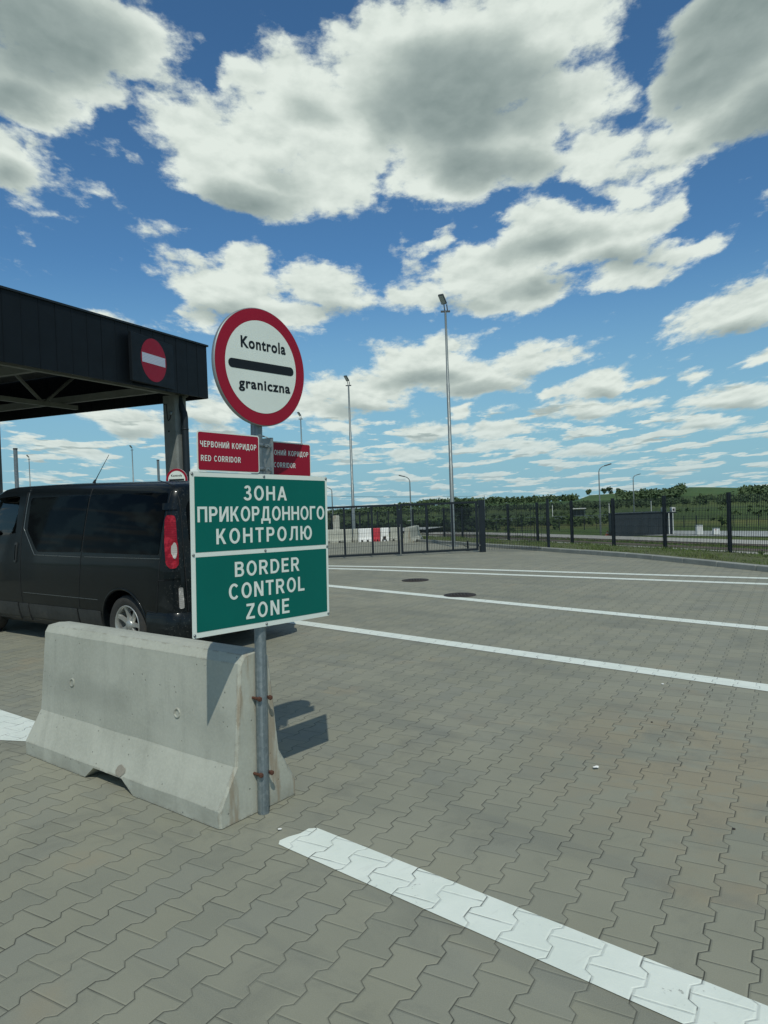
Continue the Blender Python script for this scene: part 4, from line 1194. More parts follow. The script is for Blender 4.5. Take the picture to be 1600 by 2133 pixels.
for s in (1, -1):
    # side glass: the sliding door's pane and the long rear quarter pane
    patch('side_window', rnd_poly([(2.02, 1.80), (.735, 1.795), (.775, 1.135), (1.74, 1.13), (2.02, 1.40)], .05), M['tint'], .005, s)
    patch('side_window', rnd_poly([(.70, 1.795), (-.69, 1.775), (-.655, 1.125), (.74, 1.135)], .03), M['tint'], .005, s)
    patch('door_glass', DW, M['clear'], -.012, s, thick=.001)
    # plastic rubbing strip along the sill, in four lengths
    for a, b in ((2.28, 2.84), (2.02, 2.24), (.92, 1.99), (.44, .88)):
        patch('sill_strip', rnd_poly([(a, .255), (b, .255), (b, .47), (a, .47)], .02), M['trim'], .012, s, thick=.02)
    def seam(pts, r=.0045, m='seam', off=.0005):
        P = []
        for (a, b), (c, d) in zip(pts, pts[1:]):
            n = max(2, int(math.hypot(c - a, d - b) / .06))
            P += [on_side(a + (c - a) * k / n, b + (d - b) * k / n, off, s) for k in range(n)]
        P.append(on_side(*pts[-1], off, s))
        mb = MB(); mb.tube(P, r, 6); return mb.build('panel_seam', M[m], van)
    seam([(2.15, 1.93), (2.14, 1.80), (2.16, 1.4), (2.14, 1.0), (2.16, .6), (2.15, .26)])
    seam([(2.11, 1.90), (2.10, 1.80), (2.115, 1.42), (1.80, 1.09), (.78, 1.08)], .004, 'edge_highlight')
    seam([(.70, 1.92), (.715, 1.80), (.765, 1.13), (.80, .85), (.86, .52), (.88, .26)])
    seam([(-.70, 1.90), (-.715, 1.78), (-.69, 1.12), (-.665, .86)])
    seam([(-.42, .53), (-.60, .515), (-.665, .86), (-.80, .865)])
    seam([(.70, 1.085), (-.68, 1.085)], .003, 'edge_highlight')
    seam([(2.1, .61), (.46, .60)], .003, 'edge_highlight')
    # wheel arch lip
    mb = MB(); mb.tube([on_side(.41 * math.cos(a), .335 + .41 * math.sin(a), .0, s) for a in np.linspace(-.15, math.pi + .15, 26)], .012, 6)
    mb.build('wheel_arch', M['van'], van)
    # door handle
    hd = patch('door_handle', rnd_poly([(2.23, .99), (2.29, .99), (2.29, 1.24), (2.23, 1.24)], .028), M['trim'], .012, s, thick=.012)
    patch('grip', rnd_poly([(2.25, 1.02), (2.275, 1.02), (2.275, 1.21), (2.25, 1.21)], .012), M['van'], .022, s, hd, .012)
# wheels
def wheel(x, s):
    w = thing('wheel', None, None); w.parent = van; w.location = (x, s * .80, .333)
    del_ = bpy.data.objects
    mb = MB()
    mb.lathe([(.215, -.10), (.30, -.108), (.322, -.09), (.333, -.06), (.333, .06), (.322, .09), (.300, .108), (.250, .104), (.222, .09)], V(0, 0, 0), V(0, s, 0), 56)
    ty = mb.build('tyre', M['rubber'], w)
    mb = MB()
    mb.lathe([(.222, .09), (.216, .098), (.205, .088), (.200, .05), (.196, -.08)], V(0, 0, 0), V(0, s, 0), 56)
    mb.lathe([(.19, -.02), (.0001, -.02)], V(0, 0, 0), V(0, s, 0), 40)
    mb.lathe([(.060, .02), (.058, .068), (.040, .078), (.0001, .080)], V(0, 0, 0), V(0, s, 0), 24)
    for k in range(7):
        a = R(26 + k * 360 / 7)
        rad = V(math.cos(a), 0, math.sin(a)); tan = V(-math.sin(a), 0, math.cos(a)); n = V(0, s, 0)
        rows = []
        for r_, wd, d in ((.045, .030, .064), (.10, .024, .062), (.16, .024, .070), (.206, .034, .082)):
            rows.append([rad * r_ + tan * (-wd) + n * (d - .03), rad * r_ + tan * (-wd * .7) + n * d, rad * r_ + tan * (wd * .7) + n * d, rad * r_ + tan * wd + n * (d - .03)])
        mb.grid(rows, smooth=False)
    rim = mb.build('rim', M['rim'], w)
    for k in range(5):
        a = R(90 + k * 72); mb = MB(); mb.lathe([(.009, .066), (.009, .076), (.0001, .078)], V(.030 * math.cos(a), 0, .030 * math.sin(a)), V(0, s, 0), 6, False)
    mb = MB(); mb.lathe([(.15, -.015), (.15, .004), (.05, .006), (.0001, .006)], V(0, 0, 0), V(0, s, 0), 32); mb.build('brake_disc', M['iron'], w)
for x in (0., 3.26):
    for s in (1, -1): wheel(x, s)
# rear corner lamps, hinges, doors
def corner(s):
    d = V(.72, -.70 * s, 0).normalized(); ex = V(.70, .72 * s, 0)      # ex points forward/outward along the corner
    def f(t_, z, off):
        base = V(-.80, .90 * s, z) + V(-.70, -.72 * s, 0) * t_ * 1.0
        return on_dir(base - d * 1.5, d, off)
    return f
for s in (1, -1):
    f = corner(s)
    tl = patch('tail_lamp', rnd_poly([(-.035, 1.49), (-.015, 1.535), (.050, 1.535), (.068, 1.50), (.082, 1.2), (.085, 1.02), (.06, .985), (.0, .985), (-.03, 1.03), (-.043, 1.25)], .025), M['redlens'], .016, s, None, .022, f, .04)
    patch('reversing_lens', [(.050 + .026 * math.cos(a), 1.165 + .085 * math.sin(a)) for a in np.linspace(0, 2 * math.pi, 20, False)], M['clearlens'], .021, s, tl, .006, f, .03)
    for z in (1.625, .915):
        patch('hinge', rnd_poly([(-.055, z - .035), (.09, z - .035), (.09, z + .035), (-.055, z + .035)], .012), M['van'], .020, s, None, .022, f, .04)
def rear(y, z, off): return on_dir(V(-3, y, z), V(1, 0, 0), off)
rp = lambda x, z, o: rear(x, z, o)
for s in (1, -1):
    pts = [(s * .08, 1.72), (s * .60, 1.70), (s * .655, 1.62), (s * .645, 1.25), (s * .60, 1.14), (s * .08, 1.13)]
    patch('rear_window', rnd_poly(pts, .05), M['tint'], .005, 1, None, .006, rp)
    patch('bumper_lamp', rnd_poly([(s * .79, .56), (s * .845, .56), (s * .845, .78), (s * .79, .78)], .02), M['clearlens'] if s > 0 else M['redlens'], .012, 1, None, .014, rp, .05)
patch('number_plate', [(-.26, .80), (.26, .80), (.26, .91), (-.26, .91)], M['sign_white'], .01, 1, None, .01, rp)
mb = MB(); mb.tube([rear(.0, z, .001) for z in np.linspace(.5, 1.86, 14)], .005, 6); mb.build('panel_seam', M['seam'], van)
for s in (1, -1):
    mb = MB(); mb.tube([rear(s * .735, z, .001) for z in np.linspace(.52, 1.80, 14)], .005, 6); mb.build('panel_seam', M['seam'], van)
# bumper: wraps the tail, with a step along the top
path = [(-.44, .955), (-.70, .955), (-.83, .93), (-.905, .86), (-.935, .74), (-.95, .45), (-.955, 0)]
path = path + [(x, -y) for x, y in path[-2::-1]]
mb = MB(); rows = []
for x, y in path:
    c = V(x, y, 0); inw = V(-.2 - x, -y, 0).normalized() * .10
    zt = .50 if abs(y) < .8 else .52
    rows.append([c + inw + V(0, 0, .22), c + inw * .15 + V(0, 0, .235), c + V(0, 0, .27), c + V(0, 0, zt - .04), c + inw * .25 + V(0, 0, zt), c + inw + V(0, 0, zt + .004)])
mb.grid(rows); bp = weld(mb.build('bumper', M['van'], van), 40)
mb = MB(); mb.box((-.93, 0, .515), (.10, 1.35, .02), None, .006); mb.build('step_pad', M['trim'], bp)
# roof aerial, mirror housings, wipers are out of sight from behind except the aerial
ar = on_dir(V(1.25, .42, 4), V(0, 0, -1))
mb = MB(); mb.tube([ar + V(.01, 0, -.002), ar + V(-.005, 0, .025), ar + V(-.03, 0, .04)], [.022, .014, .009], 8)
ba = mb.build('aerial', M['trim'], van)
mb = MB(); mb.tube([ar + V(-.028, 0, .038), ar + V(-.10, 0, .11), ar + V(-.33, 0, .33)], [.006, .0045, .003], 6); mb.build('whip', M['trim'], ba)
for s in (1, -1):
    mb = MB(); mb.box((3.26, s * 1.06, 1.33), (.10, .20, .26), None, .03); mm = mb.build('mirror', M['trim'], van)
    mb = MB(); mb.box((3.207, s * 1.06, 1.33), (.004, .16, .21)); mb.build('mirror_glass', M['tint'], mm)
patch('windscreen', rnd_poly([(-.66, 1.24), (.66, 1.24), (.58, 1.76), (-.58, 1.76)], .06), M['tint'], .005, 1, None, .006, lambda y, z, o: on_dir(V(6, y, z), V(-1, 0, 0), o))
for s in (1, -1):
    patch('headlight', rnd_poly([(s * .50, .72), (s * .78, .76), (s * .80, .98), (s * .58, .92)], .05), M['clearlens'], .006, 1, None, .008, lambda y, z, o: on_dir(V(6, y, z), V(-1, 0, 0), o))
bm.free()

# ------------------------------------------------------------------ canopy
AC = R(23.8)
DC = V(math.sin(AC), math.cos(AC), 0); NC = V(DC.y, -DC.x, 0)
CE_ = V(-5.43, 22.81, 0)
cp = thing('canopy', 'dark flat-roofed checkpoint canopy on concrete columns above the van', 'canopy', (CE_.x, CE_.y, 0), (0, 0, math.atan2(DC.y, DC.x)))
# local: x along the long front (0 at the far right corner, negative towards the viewer), y to the left across the canopy
CL, CW, Z0, Z1 = 16.0, 10.2, 5.0, 6.64
def fascia(name, a, b, nrm):
    """ribbed cladding between two corners"""
    mb = MB(); a, b = V(*a, 0), V(*b, 0); d = (b - a); L = d.length; d.normalize(); n = V(*nrm, 0)
    k = 0.; j = 0
    while k < L - .01:
        k2 = min(L, k + .485)
        c = a + d * ((k + k2) / 2) + n * (.0 + .002 * ((j * 7) % 3))
        mb.box(c + V(0, 0, (Z0 + Z1) / 2), (k2 - k - .012, .05, Z1 - Z0), (d, n, V(0, 0, 1)))
        if k > 0: mb.box(a + d * k + n * .012 + V(0, 0, (Z0 + Z1) / 2), (.022, .045, Z1 - Z0 - .01), (d, n, V(0, 0, 1)))
        k = k2; j += 1
    o = mb.build(name, M['cladding'], cp)
    return o
fascia('fascia', (0, 0), (-CL, 0), (0, -1))
fascia('fascia', (0, CW), (0, .03), (1, 0))
fascia('fascia', (-CL, CW), (0, CW), (0, 1))
mb = MB()
for a, b in (((-CL, 0), (0, 0)), ((0, 0), (0, CW)), ((0, CW), (-CL, CW))):
    a, b = V(*a, 0), V(*b, 0); d = (b - a).normalized(); n = V(d.y, -d.x, 0)
    mb.box((a + b) / 2 + V(0, 0, Z1 + .02), ((b - a).length + .1, .14, .05), (d, n, V(0, 0, 1)))
mb.build('coping', M['anthracite'], cp)
mb = MB(); mb.box((-CL / 2, CW / 2, Z1 - .22), (CL - .2, CW - .2, .10)); mb.build('roof_deck', M['soffit'], cp)
def girder(p0, p1, zb, zt):
    mb = MB(); p0, p1 = V(*p0, 0), V(*p1, 0); L = (p1 - p0).length; d = (p1 - p0).normalized(); n = V(-d.y, d.x, 0)
    for z in (zb, zt): mb.box((p0 + p1) / 2 + V(0, 0, z), (L, .14, .14), (d, n, V(0, 0, 1)))
    k = 0; st = 1.35; q = 0
    while q + st <= L:
        a, b = p0 + d * q + V(0, 0, zb if k % 2 else zt), p0 + d * (q + st) + V(0, 0, zt if k % 2 else zb)
        e = (b - a).normalized(); mb.box((a + b) / 2, ((b - a).length, .08, .08), (e, n, e.cross(n)))
        q += st; k += 1
    return mb.build('girder', M['beam'], cp)
girder((-.35, .55), (-CL + .2, .55), 5.12, 6.2)
girder((-.35, 5.2), (-CL + .2, 5.2), 5.12, 6.2)
girder((-.35, CW - .55), (-CL + .2, CW - .55), 5.12, 6.2)
for x in (-.9, -5.4, -9.9, -14.4):
    mb = MB(); mb.box((x, CW / 2, 5.30), (.16, CW - 1.3, .22)); mb.build('cross_beam', M['beam'], cp)
for x in np.arange(-2.4, -15.5, -1.5):
    if min(abs(x + q) for q in (.9, 5.4, 9.9, 14.4)) < .3: continue
    mb = MB(); mb.box((x, CW / 2, 6.30), (.09, CW - .4, .12)); mb.build('purlin', M['beam'], cp)
def column(x, y):
    w, c = .265, .05
    sec = [(-w, -w + c), (-w + c, -w), (w - c, -w), (w, -w + c), (w, w - c), (w - c, w), (-w + c, w), (-w, w - c)]
    mb = MB(); mb.prism(sec, V(x, y, -.1), V(1, 0, 0), V(0, 1, 0), V(0, 0, 1), 5.15)
    return mb.build('column', M['column'], cp)
c1 = column(-.75, .70)
column(-.75, CW - 1.2); column(-14.0, .70); column(-14.0, CW - 1.2)
# bolt hole, cable loop and lamp socket on the column near the corner
mb = MB(); mb.lathe([(.03, -.001), (.0001, -.0015)], V(-1.017, .74, 3.95), V(-1, 0, 0), 14, False); mb.build('hole', M['hole'], c1)
mb = MB(); mb.tube([V(-1.03, .90, 4.78), V(-1.03, .78, 4.78), V(-1.03, .77, 4.36), V(-1.04, .72, 4.27), V(-1.04, .66, 4.32), V(-1.04, .63, 4.44)], .012, 6); mb.build('cable', M['anthracite'], c1)
mb = MB(); mb.lathe([(.06, 0), (.06, .04), (.03, .05), (.0001, .05)], V(-1.017, .63, 4.50), V(-1, 0, 0), 14); mb.build('junction_box', M['galv'], c1)
# rainwater pipe with a swan neck
mb = MB(); mb.tube([(-.78, .50, 5.02), (-.78, .49, 4.88), (-.78, .46, 4.78), (-.78, .33, 4.50), (-.78, .31, 4.38), (-.78, .31, .1)], .105, 14); mb.build('downpipe', M['anthracite'], cp)
for z in (1.2, 2.6, 4.0):
    mb = MB(); mb.lathe([(.105, -.02), (.113, -.02), (.113, .02), (.105, .02)], V(-.78, .31, z), V(0, 0, 1), 14); mb.build('pipe_clip', M['anthracite'], cp)
# no entry lane signal on the fascia
ns = thing('no_entry_sign', 'no entry signal, red disc with a white bar on the dark canopy front', 'sign', (0, 0, 0))
nl = CE_ + DC * -2.58 + NC * .10
ns.location = (nl.x, nl.y, 5.775)
ns.rotation_euler = (0, 0, math.atan2(DC.y, DC.x) + R(7))
mb = MB(); mb.box((0, .0, -.04), (2.0, .10, 1.32), None, .01); mb.build('housing', M['cladding'], ns)
mb = MB(); mb.face([V(.605 * math.cos(a), -.0535, .605 * math.sin(a)) for a in np.linspace(0, 2 * math.pi, 64, False)]); mb.build('red_disc', M['sign_red'], ns)
def led_bar():
    m, t, b = mat('signal_bar_white')
    sx, sy, sz = t.xyz(objco(t))
    w = t.ss(t.m('ABSOLUTE', t.m('SINE', t.m('MULTIPLY', sz, 75.))), .15, .5)
    t.link(t.mix(w, (.30, .33, .48), (.55, .58, .66)), b.inputs['Base Color']); b.inputs['Roughness'].default_value = .5
    return m
mb = MB(); mb.face([V(x, -.0555, z) for x, z in ((-.55, -.115), (.55, -.115), (.55, .145), (-.55, .145))]); mb.build('white_bar', led_bar(), ns)
mb = MB(); mb.box((0, .10, .2), (.8, .14, .06)); mb.build('mounting_arm', M['anthracite'], ns)

# ------------------------------------------------------------------ second control sign and bare poles beyond the van
def small_sign():
    p = V(xa(373, 19.2), 19.2, 0)
    t_ = thing('sign_post', 'second round red and white control sign half hidden behind the van roof', 'sign', (p.x, p.y, 0), (0, 0, R(-8)))
    mb = MB(); mb.tube([(0, 0, -.05), (0, 0, 2.6)], .03, 12); mb.build('pole', M['galv'], t_)
    c = V(0, -.05, 2.34)
    mb = MB(); mb.lathe([(.0001, 0), (.30, 0), (.304, .004), (.304, .02), (.296, .02), (.29, .004), (.0001, .004)], c, V(0, 1, 0), 64); o = mb.build('round_sign', M['alu'], t_)
    mb = MB(); mb.disc(c + V(0, -.0015, 0), V(1, 0, 0), V(0, 0, 1), .30); mb.build('red_ring', M['sign_red'], o)
    mb = MB(); mb.disc(c + V(0, -.0035, 0), V(1, 0, 0), V(0, 0, 1), .238); mb.build('white_field', M['sign_white'], o)
    mb = MB(); mb.box(c + V(0, -.007, 0), (.42, .002, .046)); mb.build('black_bar', M['sign_black'], o)
    mb = MB(); lettering(mb, 'Kontrola', -.15, .15, .085, .145, c + V(0, -.006, 0), V(1, 0, 0), V(0, 0, 1), .024, 'H', 1.1); mb.build('lettering', M['sign_black'], o)
    mb = MB(); lettering(mb, 'graniczna', -.17, .17, -.12, -.083, c + V(0, -.006, 0), V(1, 0, 0), V(0, 0, 1), .024, 'x', 1.1); mb.build('lettering', M['sign_black'], o)
small_sign()
for px, D, top, lab in ((38.5, 11.5, 2.63, 'bare galvanised pole with a dark cap above the left end of the van roof'), (334, 17.5, 2.76, 'bare galvanised pole left of the second round sign')):
    t_ = thing('sign_pole', lab, 'pole', (xa(px, D), D, 0), group='bare sign poles beyond the van')
    mb = MB(); mb.tube([(0, 0, -.05), (0, 0, top)], .0305, 14); mb.build('tube', M['galv'], t_)
    mb = MB(); mb.tube([(0, 0, top), (0, 0, top + .022)], .034, 14); mb.build('cap', M['trim'], t_)

# ------------------------------------------------------------------ trees and scrub
def leaf_mat(name, c1, c2, c3, scale):
    m, t, b = mat(name)
    p = worldpos(t)
    n = t.noise(p, scale, 4., .6); f = t.noise(p, scale * 14, 3., .6)
    col = t.mix(t.ss(n, .35, .65), c1, c2)
    col = t.mix(t.m('MULTIPLY', t.ss(f, .5, .7), .6), col, c3)
    t.link(col, b.inputs['Base Color']); b.inputs['Roughness'].default_value = .75
    b.inputs['Specular IOR Level'].default_value = .2
    return m
M['leaf'] = leaf_mat('broadleaf_foliage', (.060, .098, .034), (.088, .130, .044), (.11, .145, .05), .06)
M['leaf_far'] = leaf_mat('distant_foliage', (.058, .092, .046), (.088, .128, .056), (.105, .142, .062), .02)
M['leaf_dark'] = leaf_mat('dark_foliage', (.018, .036, .018), (.028, .050, .022), (.040, .062, .025), .5)
M['bark'] = simple('bark', (.06, .05, .038), .9, 0, .3, 20.)
def crown_quads(rnd, c, rx, rz, n, q):
    """leaf clumps in a lumpy crown: several lobes with open gaps between"""
    lobes = [(rnd.uniform(-.5, .5) * rx, rnd.uniform(-.5, .5) * rx, rnd.uniform(-.45, .55) * rz, rnd.uniform(.38, .62)) for _ in range(6)]
    out = []
    for _ in range(n):
        lx, ly, lz, lr = rnd.choice(lobes)
        v = V(rnd.gauss(0, 1), rnd.gauss(0, 1), rnd.gauss(0, 1)).normalized() * (rnd.random() ** .4)
        p = V(c[0] + lx + v.x * lr * rx, c[1] + ly + v.y * lr * rx, c[2] + lz + v.z * lr * rz)
        a = V(rnd.gauss(0, 1), rnd.gauss(0, 1), rnd.gauss(0, .6)).normalized(); b = a.cross(V(rnd.gauss(0, 1), rnd.gauss(0, 1), rnd.gauss(0, 1))).normalized()
        s = q * rnd.uniform(.6, 1.3)
        out.append([p - a * s - b * s * .6, p + a * s * .7 - b * s, p + a * s + b * s * .6, p - a * s * .6 + b * s])
    return out
def tree(name, label, x, y, h, w, m, n, q, trunk=.12, group=None, seed=1, low=.12):
    rnd = random.Random(seed)
    z = G(x, y)
    t_ = thing(name, label, 'tree' if h > 2 else 'bush', (x, y, z), group=group)
    mb = MB()
    for f in crown_quads(rnd, (0, 0, h * (.5 + low / 2)), w / 2, h * (.5 - low / 2), n, q): mb.face(f)
    mb.build('crown', m, t_)
    mb = MB(); mb.tube([(0, 0, -.3), (.02, 0, h * .25), (.0, .03, h * .55), (.05, 0, h * .8)], [trunk, trunk * .8, trunk * .5, trunk * .2], 7)
    for k in range(4):
        a = k * 1.7; mb.tube([(0, 0, h * (.22 + .08 * k)), (math.cos(a) * w * .28, math.sin(a) * w * .28, h * (.48 + .08 * k))], [trunk * .5, trunk * .15], 5)
    mb.build('trunk', M['bark'], t_)
tree('leafy_tree', 'dark round tree beyond the right gate leaf', xa(966, 118), 118, 4.9, 3.6, M['leaf_dark'], 1300, .17, .12, seed=4, low=.05)
tree('leafy_tree', 'green tree seen through the front door window of the van', -37.5, 68, 4.4, 5.0, M['leaf'], 1100, .22, .12, seed=8, low=.0)
for k, (px, D, h, lab) in enumerate(((1259, 1010, 9, 'lone round tree on the ridge left of the taller street lamp top'), (1272, 1010, 11, 'taller lone tree on the ridge, its trunk showing'), (1313, 960, 8, 'wide bushy tree at the edge of the ridge wood'), (1228, 1010, 9.5, 'dome shaped tree at the end of the ridge wood'))):
    tree('ridge_tree', lab, xa(px, D), D, h, h * 1.05, M['leaf_far'], 320, .8, .4, 'lone trees on the ridge', 20 + k, -.08)
def wood(name, spots, m, n, q, seed):
    rnd = random.Random(seed); mb = MB()
    for x, y, h, w in spots:
        z = G(x, y)
        for f in crown_quads(rnd, (x, y, z + h * .5), w / 2, h * .52, n, q * h): mb.face(f)
    tag(mb.build(name, m), kind='stuff')
def scatter(seed, n, pxs, Ds, hs, dens=None):
    rnd = random.Random(seed); out = []
    while len(out) < n:
        px = rnd.uniform(*pxs); D = rnd.uniform(*Ds)
        if dens and rnd.random() > dens(px, D): continue
        h = rnd.uniform(*hs)
        out.append((xa(px, D), D, h, h * rnd.uniform(.95, 1.5)))
    return out
ns_ = lambda px, D: .5 + .5 * math.sin(px * .013 + 1.) * math.sin(D * .031 + px * .004)
wood('woodland', scatter(1, 620, (560, 1720), (410, 520), (2.8, 5.2), lambda px, D: 1. if D > 430 else ns_(px, D)), M['leaf_far'], 46, .105, 2)
wood('woodland', scatter(3, 760, (600, 1425), (880, 1080), (6., 10.), lambda px, D: 0. if 1203 < px < 1302 else 1.), M['leaf_far'], 34, .12, 5)
wood('woodland', scatter(9, 260, (1290, 1425), (560, 900), (6., 9.)), M['leaf_far'], 34, .12, 6)
wood('woodland', scatter(12, 150, (1545, 1720), (520, 640), (6., 8.5)), M['leaf_far'], 34, .12, 7)
wood('scrub', scatter(15, 260, (640, 1700), (92, 330), (.5, 1.7), lambda px, D: max(0, ns_(px * 1.7, D * 1.4) - .35) * (1. if px < 1270 else .35)), M['leaf'], 30, .17, 8)
wood('hedge', scatter(18, 120, (640, 1010), (104, 116), (1.0, 2.1)), M['leaf_dark'], 44, .14, 9)
wood('hedge', scatter(19, 110, (1000, 1290), (122, 134), (.8, 1.6)), M['leaf'], 40, .14, 10)
wood('weeds', [(8.0 - .294 * (y - 16.7) + d / .959, y, h, h * 1.1) for y, d, h in ((15.6, .25, .22), (16.1, .2, .16), (17.9, .15, .12), (19.1, .2, .10), (14.9, .3, .2))], M['leaf'], 60, .10, 11)

# ------------------------------------------------------------------ the low ground: road, yard, cabin and small things
def ribbon(name, pts, w, m, dz):
    mb = MB(); rows = []
    n = 40
    for k in range(n + 1):
        t_ = k / n * (len(pts) - 1); i = min(int(t_), len(pts) - 2); f = t_ - i
        p = V(*pts[i]) * (1 - f) + V(*pts[i + 1]) * f; d = (V(*pts[i + 1]) - V(*pts[i])).normalized(); nn = V(-d.y, d.x) * (w / 2)
        z = max(G(p.x + nn.x, p.y + nn.y), G(p.x - nn.x, p.y - nn.y), G(p.x, p.y)) + dz
        rows.append([(p.x + nn.x, p.y + nn.y, z), (p.x, p.y, z + .02), (p.x - nn.x, p.y - nn.y, z)])
    mb.grid(rows); structure(mb, name, m)
ribbon('road', [(2., 112), (16.5, 88.5), (32.5, 61.5), (44, 46)], 4.2, M['pathc'], .06)
ribbon('road_edge', [(2. - 2.9, 112 - 1.6), (16.5 - 2.9, 88.5 - 1.6), (32.5 - 2.9, 61.5 - 1.6), (44 - 2.9, 46 - 1.6)], 1.7, M['dirt'], .05)
ribbon('yard', [(28.0, 84.), (36, 76), (50, 62)], 9., M['gravel'], .05)
ribbon('forecourt', [(-8., 44.), (-1., 60.), (4, 78.)], 10., M['gravel'], .03)
def cabin():
    x0, x1, D = xa(1279, 78), xa(1379, 78), 78.
    z = G((x0 + x1) / 2, D)
    t_ = thing('cabin', 'low dark grey container cabin with white posts at its right end', 'cabin', (x0, D, z), (0, 0, R(-3)))
    L = x1 - x0; H = 2.42
    mb = MB(); mb.box((L / 2, 1.2, H / 2), (L, 2.4, H), None, .02); mb.build('walls', M['cabin'], t_)
    mb = MB()
    k = .12
    while k < L - .1: mb.box((k, -.012, H * .5), (.07, .03, H - .3)); k += .22
    mb.build('corrugation', M['cabin'], t_)
    mb = MB(); mb.box((L / 2, 1.2, H + .05), (L + .16, 2.56, .10)); mb.build('roof', M['anthracite'], t_)
    mb = MB(); mb.box((L + .75, 1.2, H - .02), (1.5, 2.5, .09)); mb.build('porch_roof', M['anthracite'], t_)
    for a in (.06, .62, 1.05):
        mb = MB(); mb.box((L + a, -.02, H / 2 - .03), (.09, .09, H - .06)); mb.build('porch_post', M['white_plastic'], t_)
    mb = MB(); mb.box((L + .82, 1.4, H / 2 - .04), (.5, 2.0, H - .08)); mb.build('porch_wall', M['cabin'], t_)
    for a, lab in ((.30, 'left white air conditioning unit on the porch roof of the cabin'), (1.28, 'right white air conditioning unit on the porch roof of the cabin')):
        u_ = thing('air_conditioner', lab, 'air conditioner', (x0 + L + a, D + .3, z + H + .025), (0, 0, R(-3)), 'air conditioners on the cabin')
        mb = MB(); mb.box((0, 0, .27), (.36, .62, .50), None, .015); mb.build('case', M['white_plastic'], u_)
        mb = MB(); mb.lathe([(.0001, -.2), (.12, -.2), (.12, -.19)], V(0, -.125, .27), V(0, 1, 0), 16); mb.build('fan_grille', M['iron'], u_)
        for s in (-.12, .12):
            mb = MB(); mb.box((s, 0, .01), (.04, .5, .02)); mb.build('foot', M['iron'], u_)
M['cabin'] = simple('cabin_grey', (.024, .036, .045), .55, 0, .12, 2., ((.05, .055, .055), .3))
cabin()
def cabinet(label, px, D, w, h, red):
    x = xa(px, D); z = G(x, D) + .05
    t_ = thing('utility_cabinet', label, 'cabinet', (x, D, z), group='pale utility cabinets on the gravel yard')
    mb = MB(); mb.box((0, 0, h / 2 + .05), (w, .4, h), None, .012); mb.build('case', M['white_plastic'], t_)
    mb = MB(); mb.box((0, 0, h + .07), (w + .06, .46, .04)); mb.build('lid', M['galv'], t_)
    mb = MB(); mb.box((0, 0, .02), (w + .04, .44, .06)); mb.build('plinth', M['kerb'], t_)
    mb = MB(); mb.box((0, -.204, h / 2 + .05), (.012, .006, h - .1)); mb.build('door_gap', M['seam'], t_)
    if red:
        mb = MB(); mb.disc(V(-w * .22, -.206, h * .84), V(1, 0, 0), V(0, 0, 1), .06, 16); mb.build('red_badge', M['red_plastic'], t_)
cabinet('taller pale utility cabinet standing on the gravel yard', 1455, 75, .62, .98, False)
cabinet('lower pale utility cabinet with a red badge on the gravel yard', 1490, 74.5, .60, .62, True)
def cone(label, px, D):
    x = xa(px, D); z = G(x, D)
    t_ = thing('traffic_cone', label, 'traffic cone', (x, D, z + .06))
    mb = MB(); mb.box((0, 0, .02), (.5, .5, .04), None, .01); mb.build('base', M['orange_plastic'], t_)
    mb = MB(); mb.lathe([(.20, .04), (.14, .22), (.085, .40), (.03, .56), (.0001, .57)], V(0, 0, 0), V(0, 0, 1), 18); b_ = mb.build('body', M['orange_plastic'], t_)
    mb = MB(); mb.lathe([(.143, .222), (.106, .34)], V(0, 0, 0), V(0, 0, 1), 18); mb.build('white_band', M['white_plastic'], b_)
cone('small orange and white traffic cone at the left end of the dark cabin', 1264, 80)
def shelter():
    D = 215; x = xa(1205, D); z = G(x, D)
    t_ = thing('bus_shelter', 'distant white roofed shelter on slim posts beyond the fence', 'shelter', (x, D, z))
    mb = MB(); mb.box((0, 0, 2.5), (4.2, 2., .22), None, .03); mb.build('roof', M['white_plastic'], t_)
    for a in (-1.9, -.6, .7, 1.9):
        mb = MB(); mb.box((a, 0, 1.2), (.12, .12, 2.5)); mb.build('post', M['galv'], t_)
    mb = MB(); mb.box((0, .9, 1.2), (3.8, .06, 1.9)); mb.build('back_wall', M['soffit'], t_)
shelter()
def rail_fence():
    D = 155; t_ = thing('guard_rail', 'long pale guard rail far beyond the mesh fence', 'guard rail', (xa(1000, D), D, G(xa(1000, D), D)))
    o = Vector(t_.location); px = 1000; P = []
    while px < 1400:
        DD = D + (px - 1000) * .045; x = xa(px, DD); P.append(V(x, DD, G(x, DD)) - o); px += 13
    mb = MB(); 
    for z in (.55, 1.0): mb.tube([p + V(0, 0, z) for p in P], .045, 5)
    mb.build('rail', M['galv'], t_)
    for p in P:
        mb = MB(); mb.box(p + V(0, 0, .5), (.09, .09, 1.1)); mb.build('post', M['galv'], t_)
rail_fence()
for px, D, top, lab in ((1269, 160, 1046, 'thin pale post beyond the fence right of the taller street lamp'), (1357, 150, 1041, 'thin pale post rising behind the roof of the dark cabin'), (1151, 170, 1050, 'thin pale post in the meadow left of the white shelter')):
    x = xa(px, D); z = G(x, D); zt = EYE - (top - (1040 - .037 * (px - 800))) * D / 1500
    t_ = thing('marker_post', lab, 'post', (x, D, z), group='thin posts in the meadow')
    mb = MB(); mb.tube([(0, 0, -.2), (0, 0, zt - z)], .075, 8); mb.build('shaft', M['white_plastic'], t_)
    mb = MB(); mb.box((0, 0, zt - z - .12), (.22, .2, .3), None, .02); mb.build('head', M['lamp_grey'], t_)
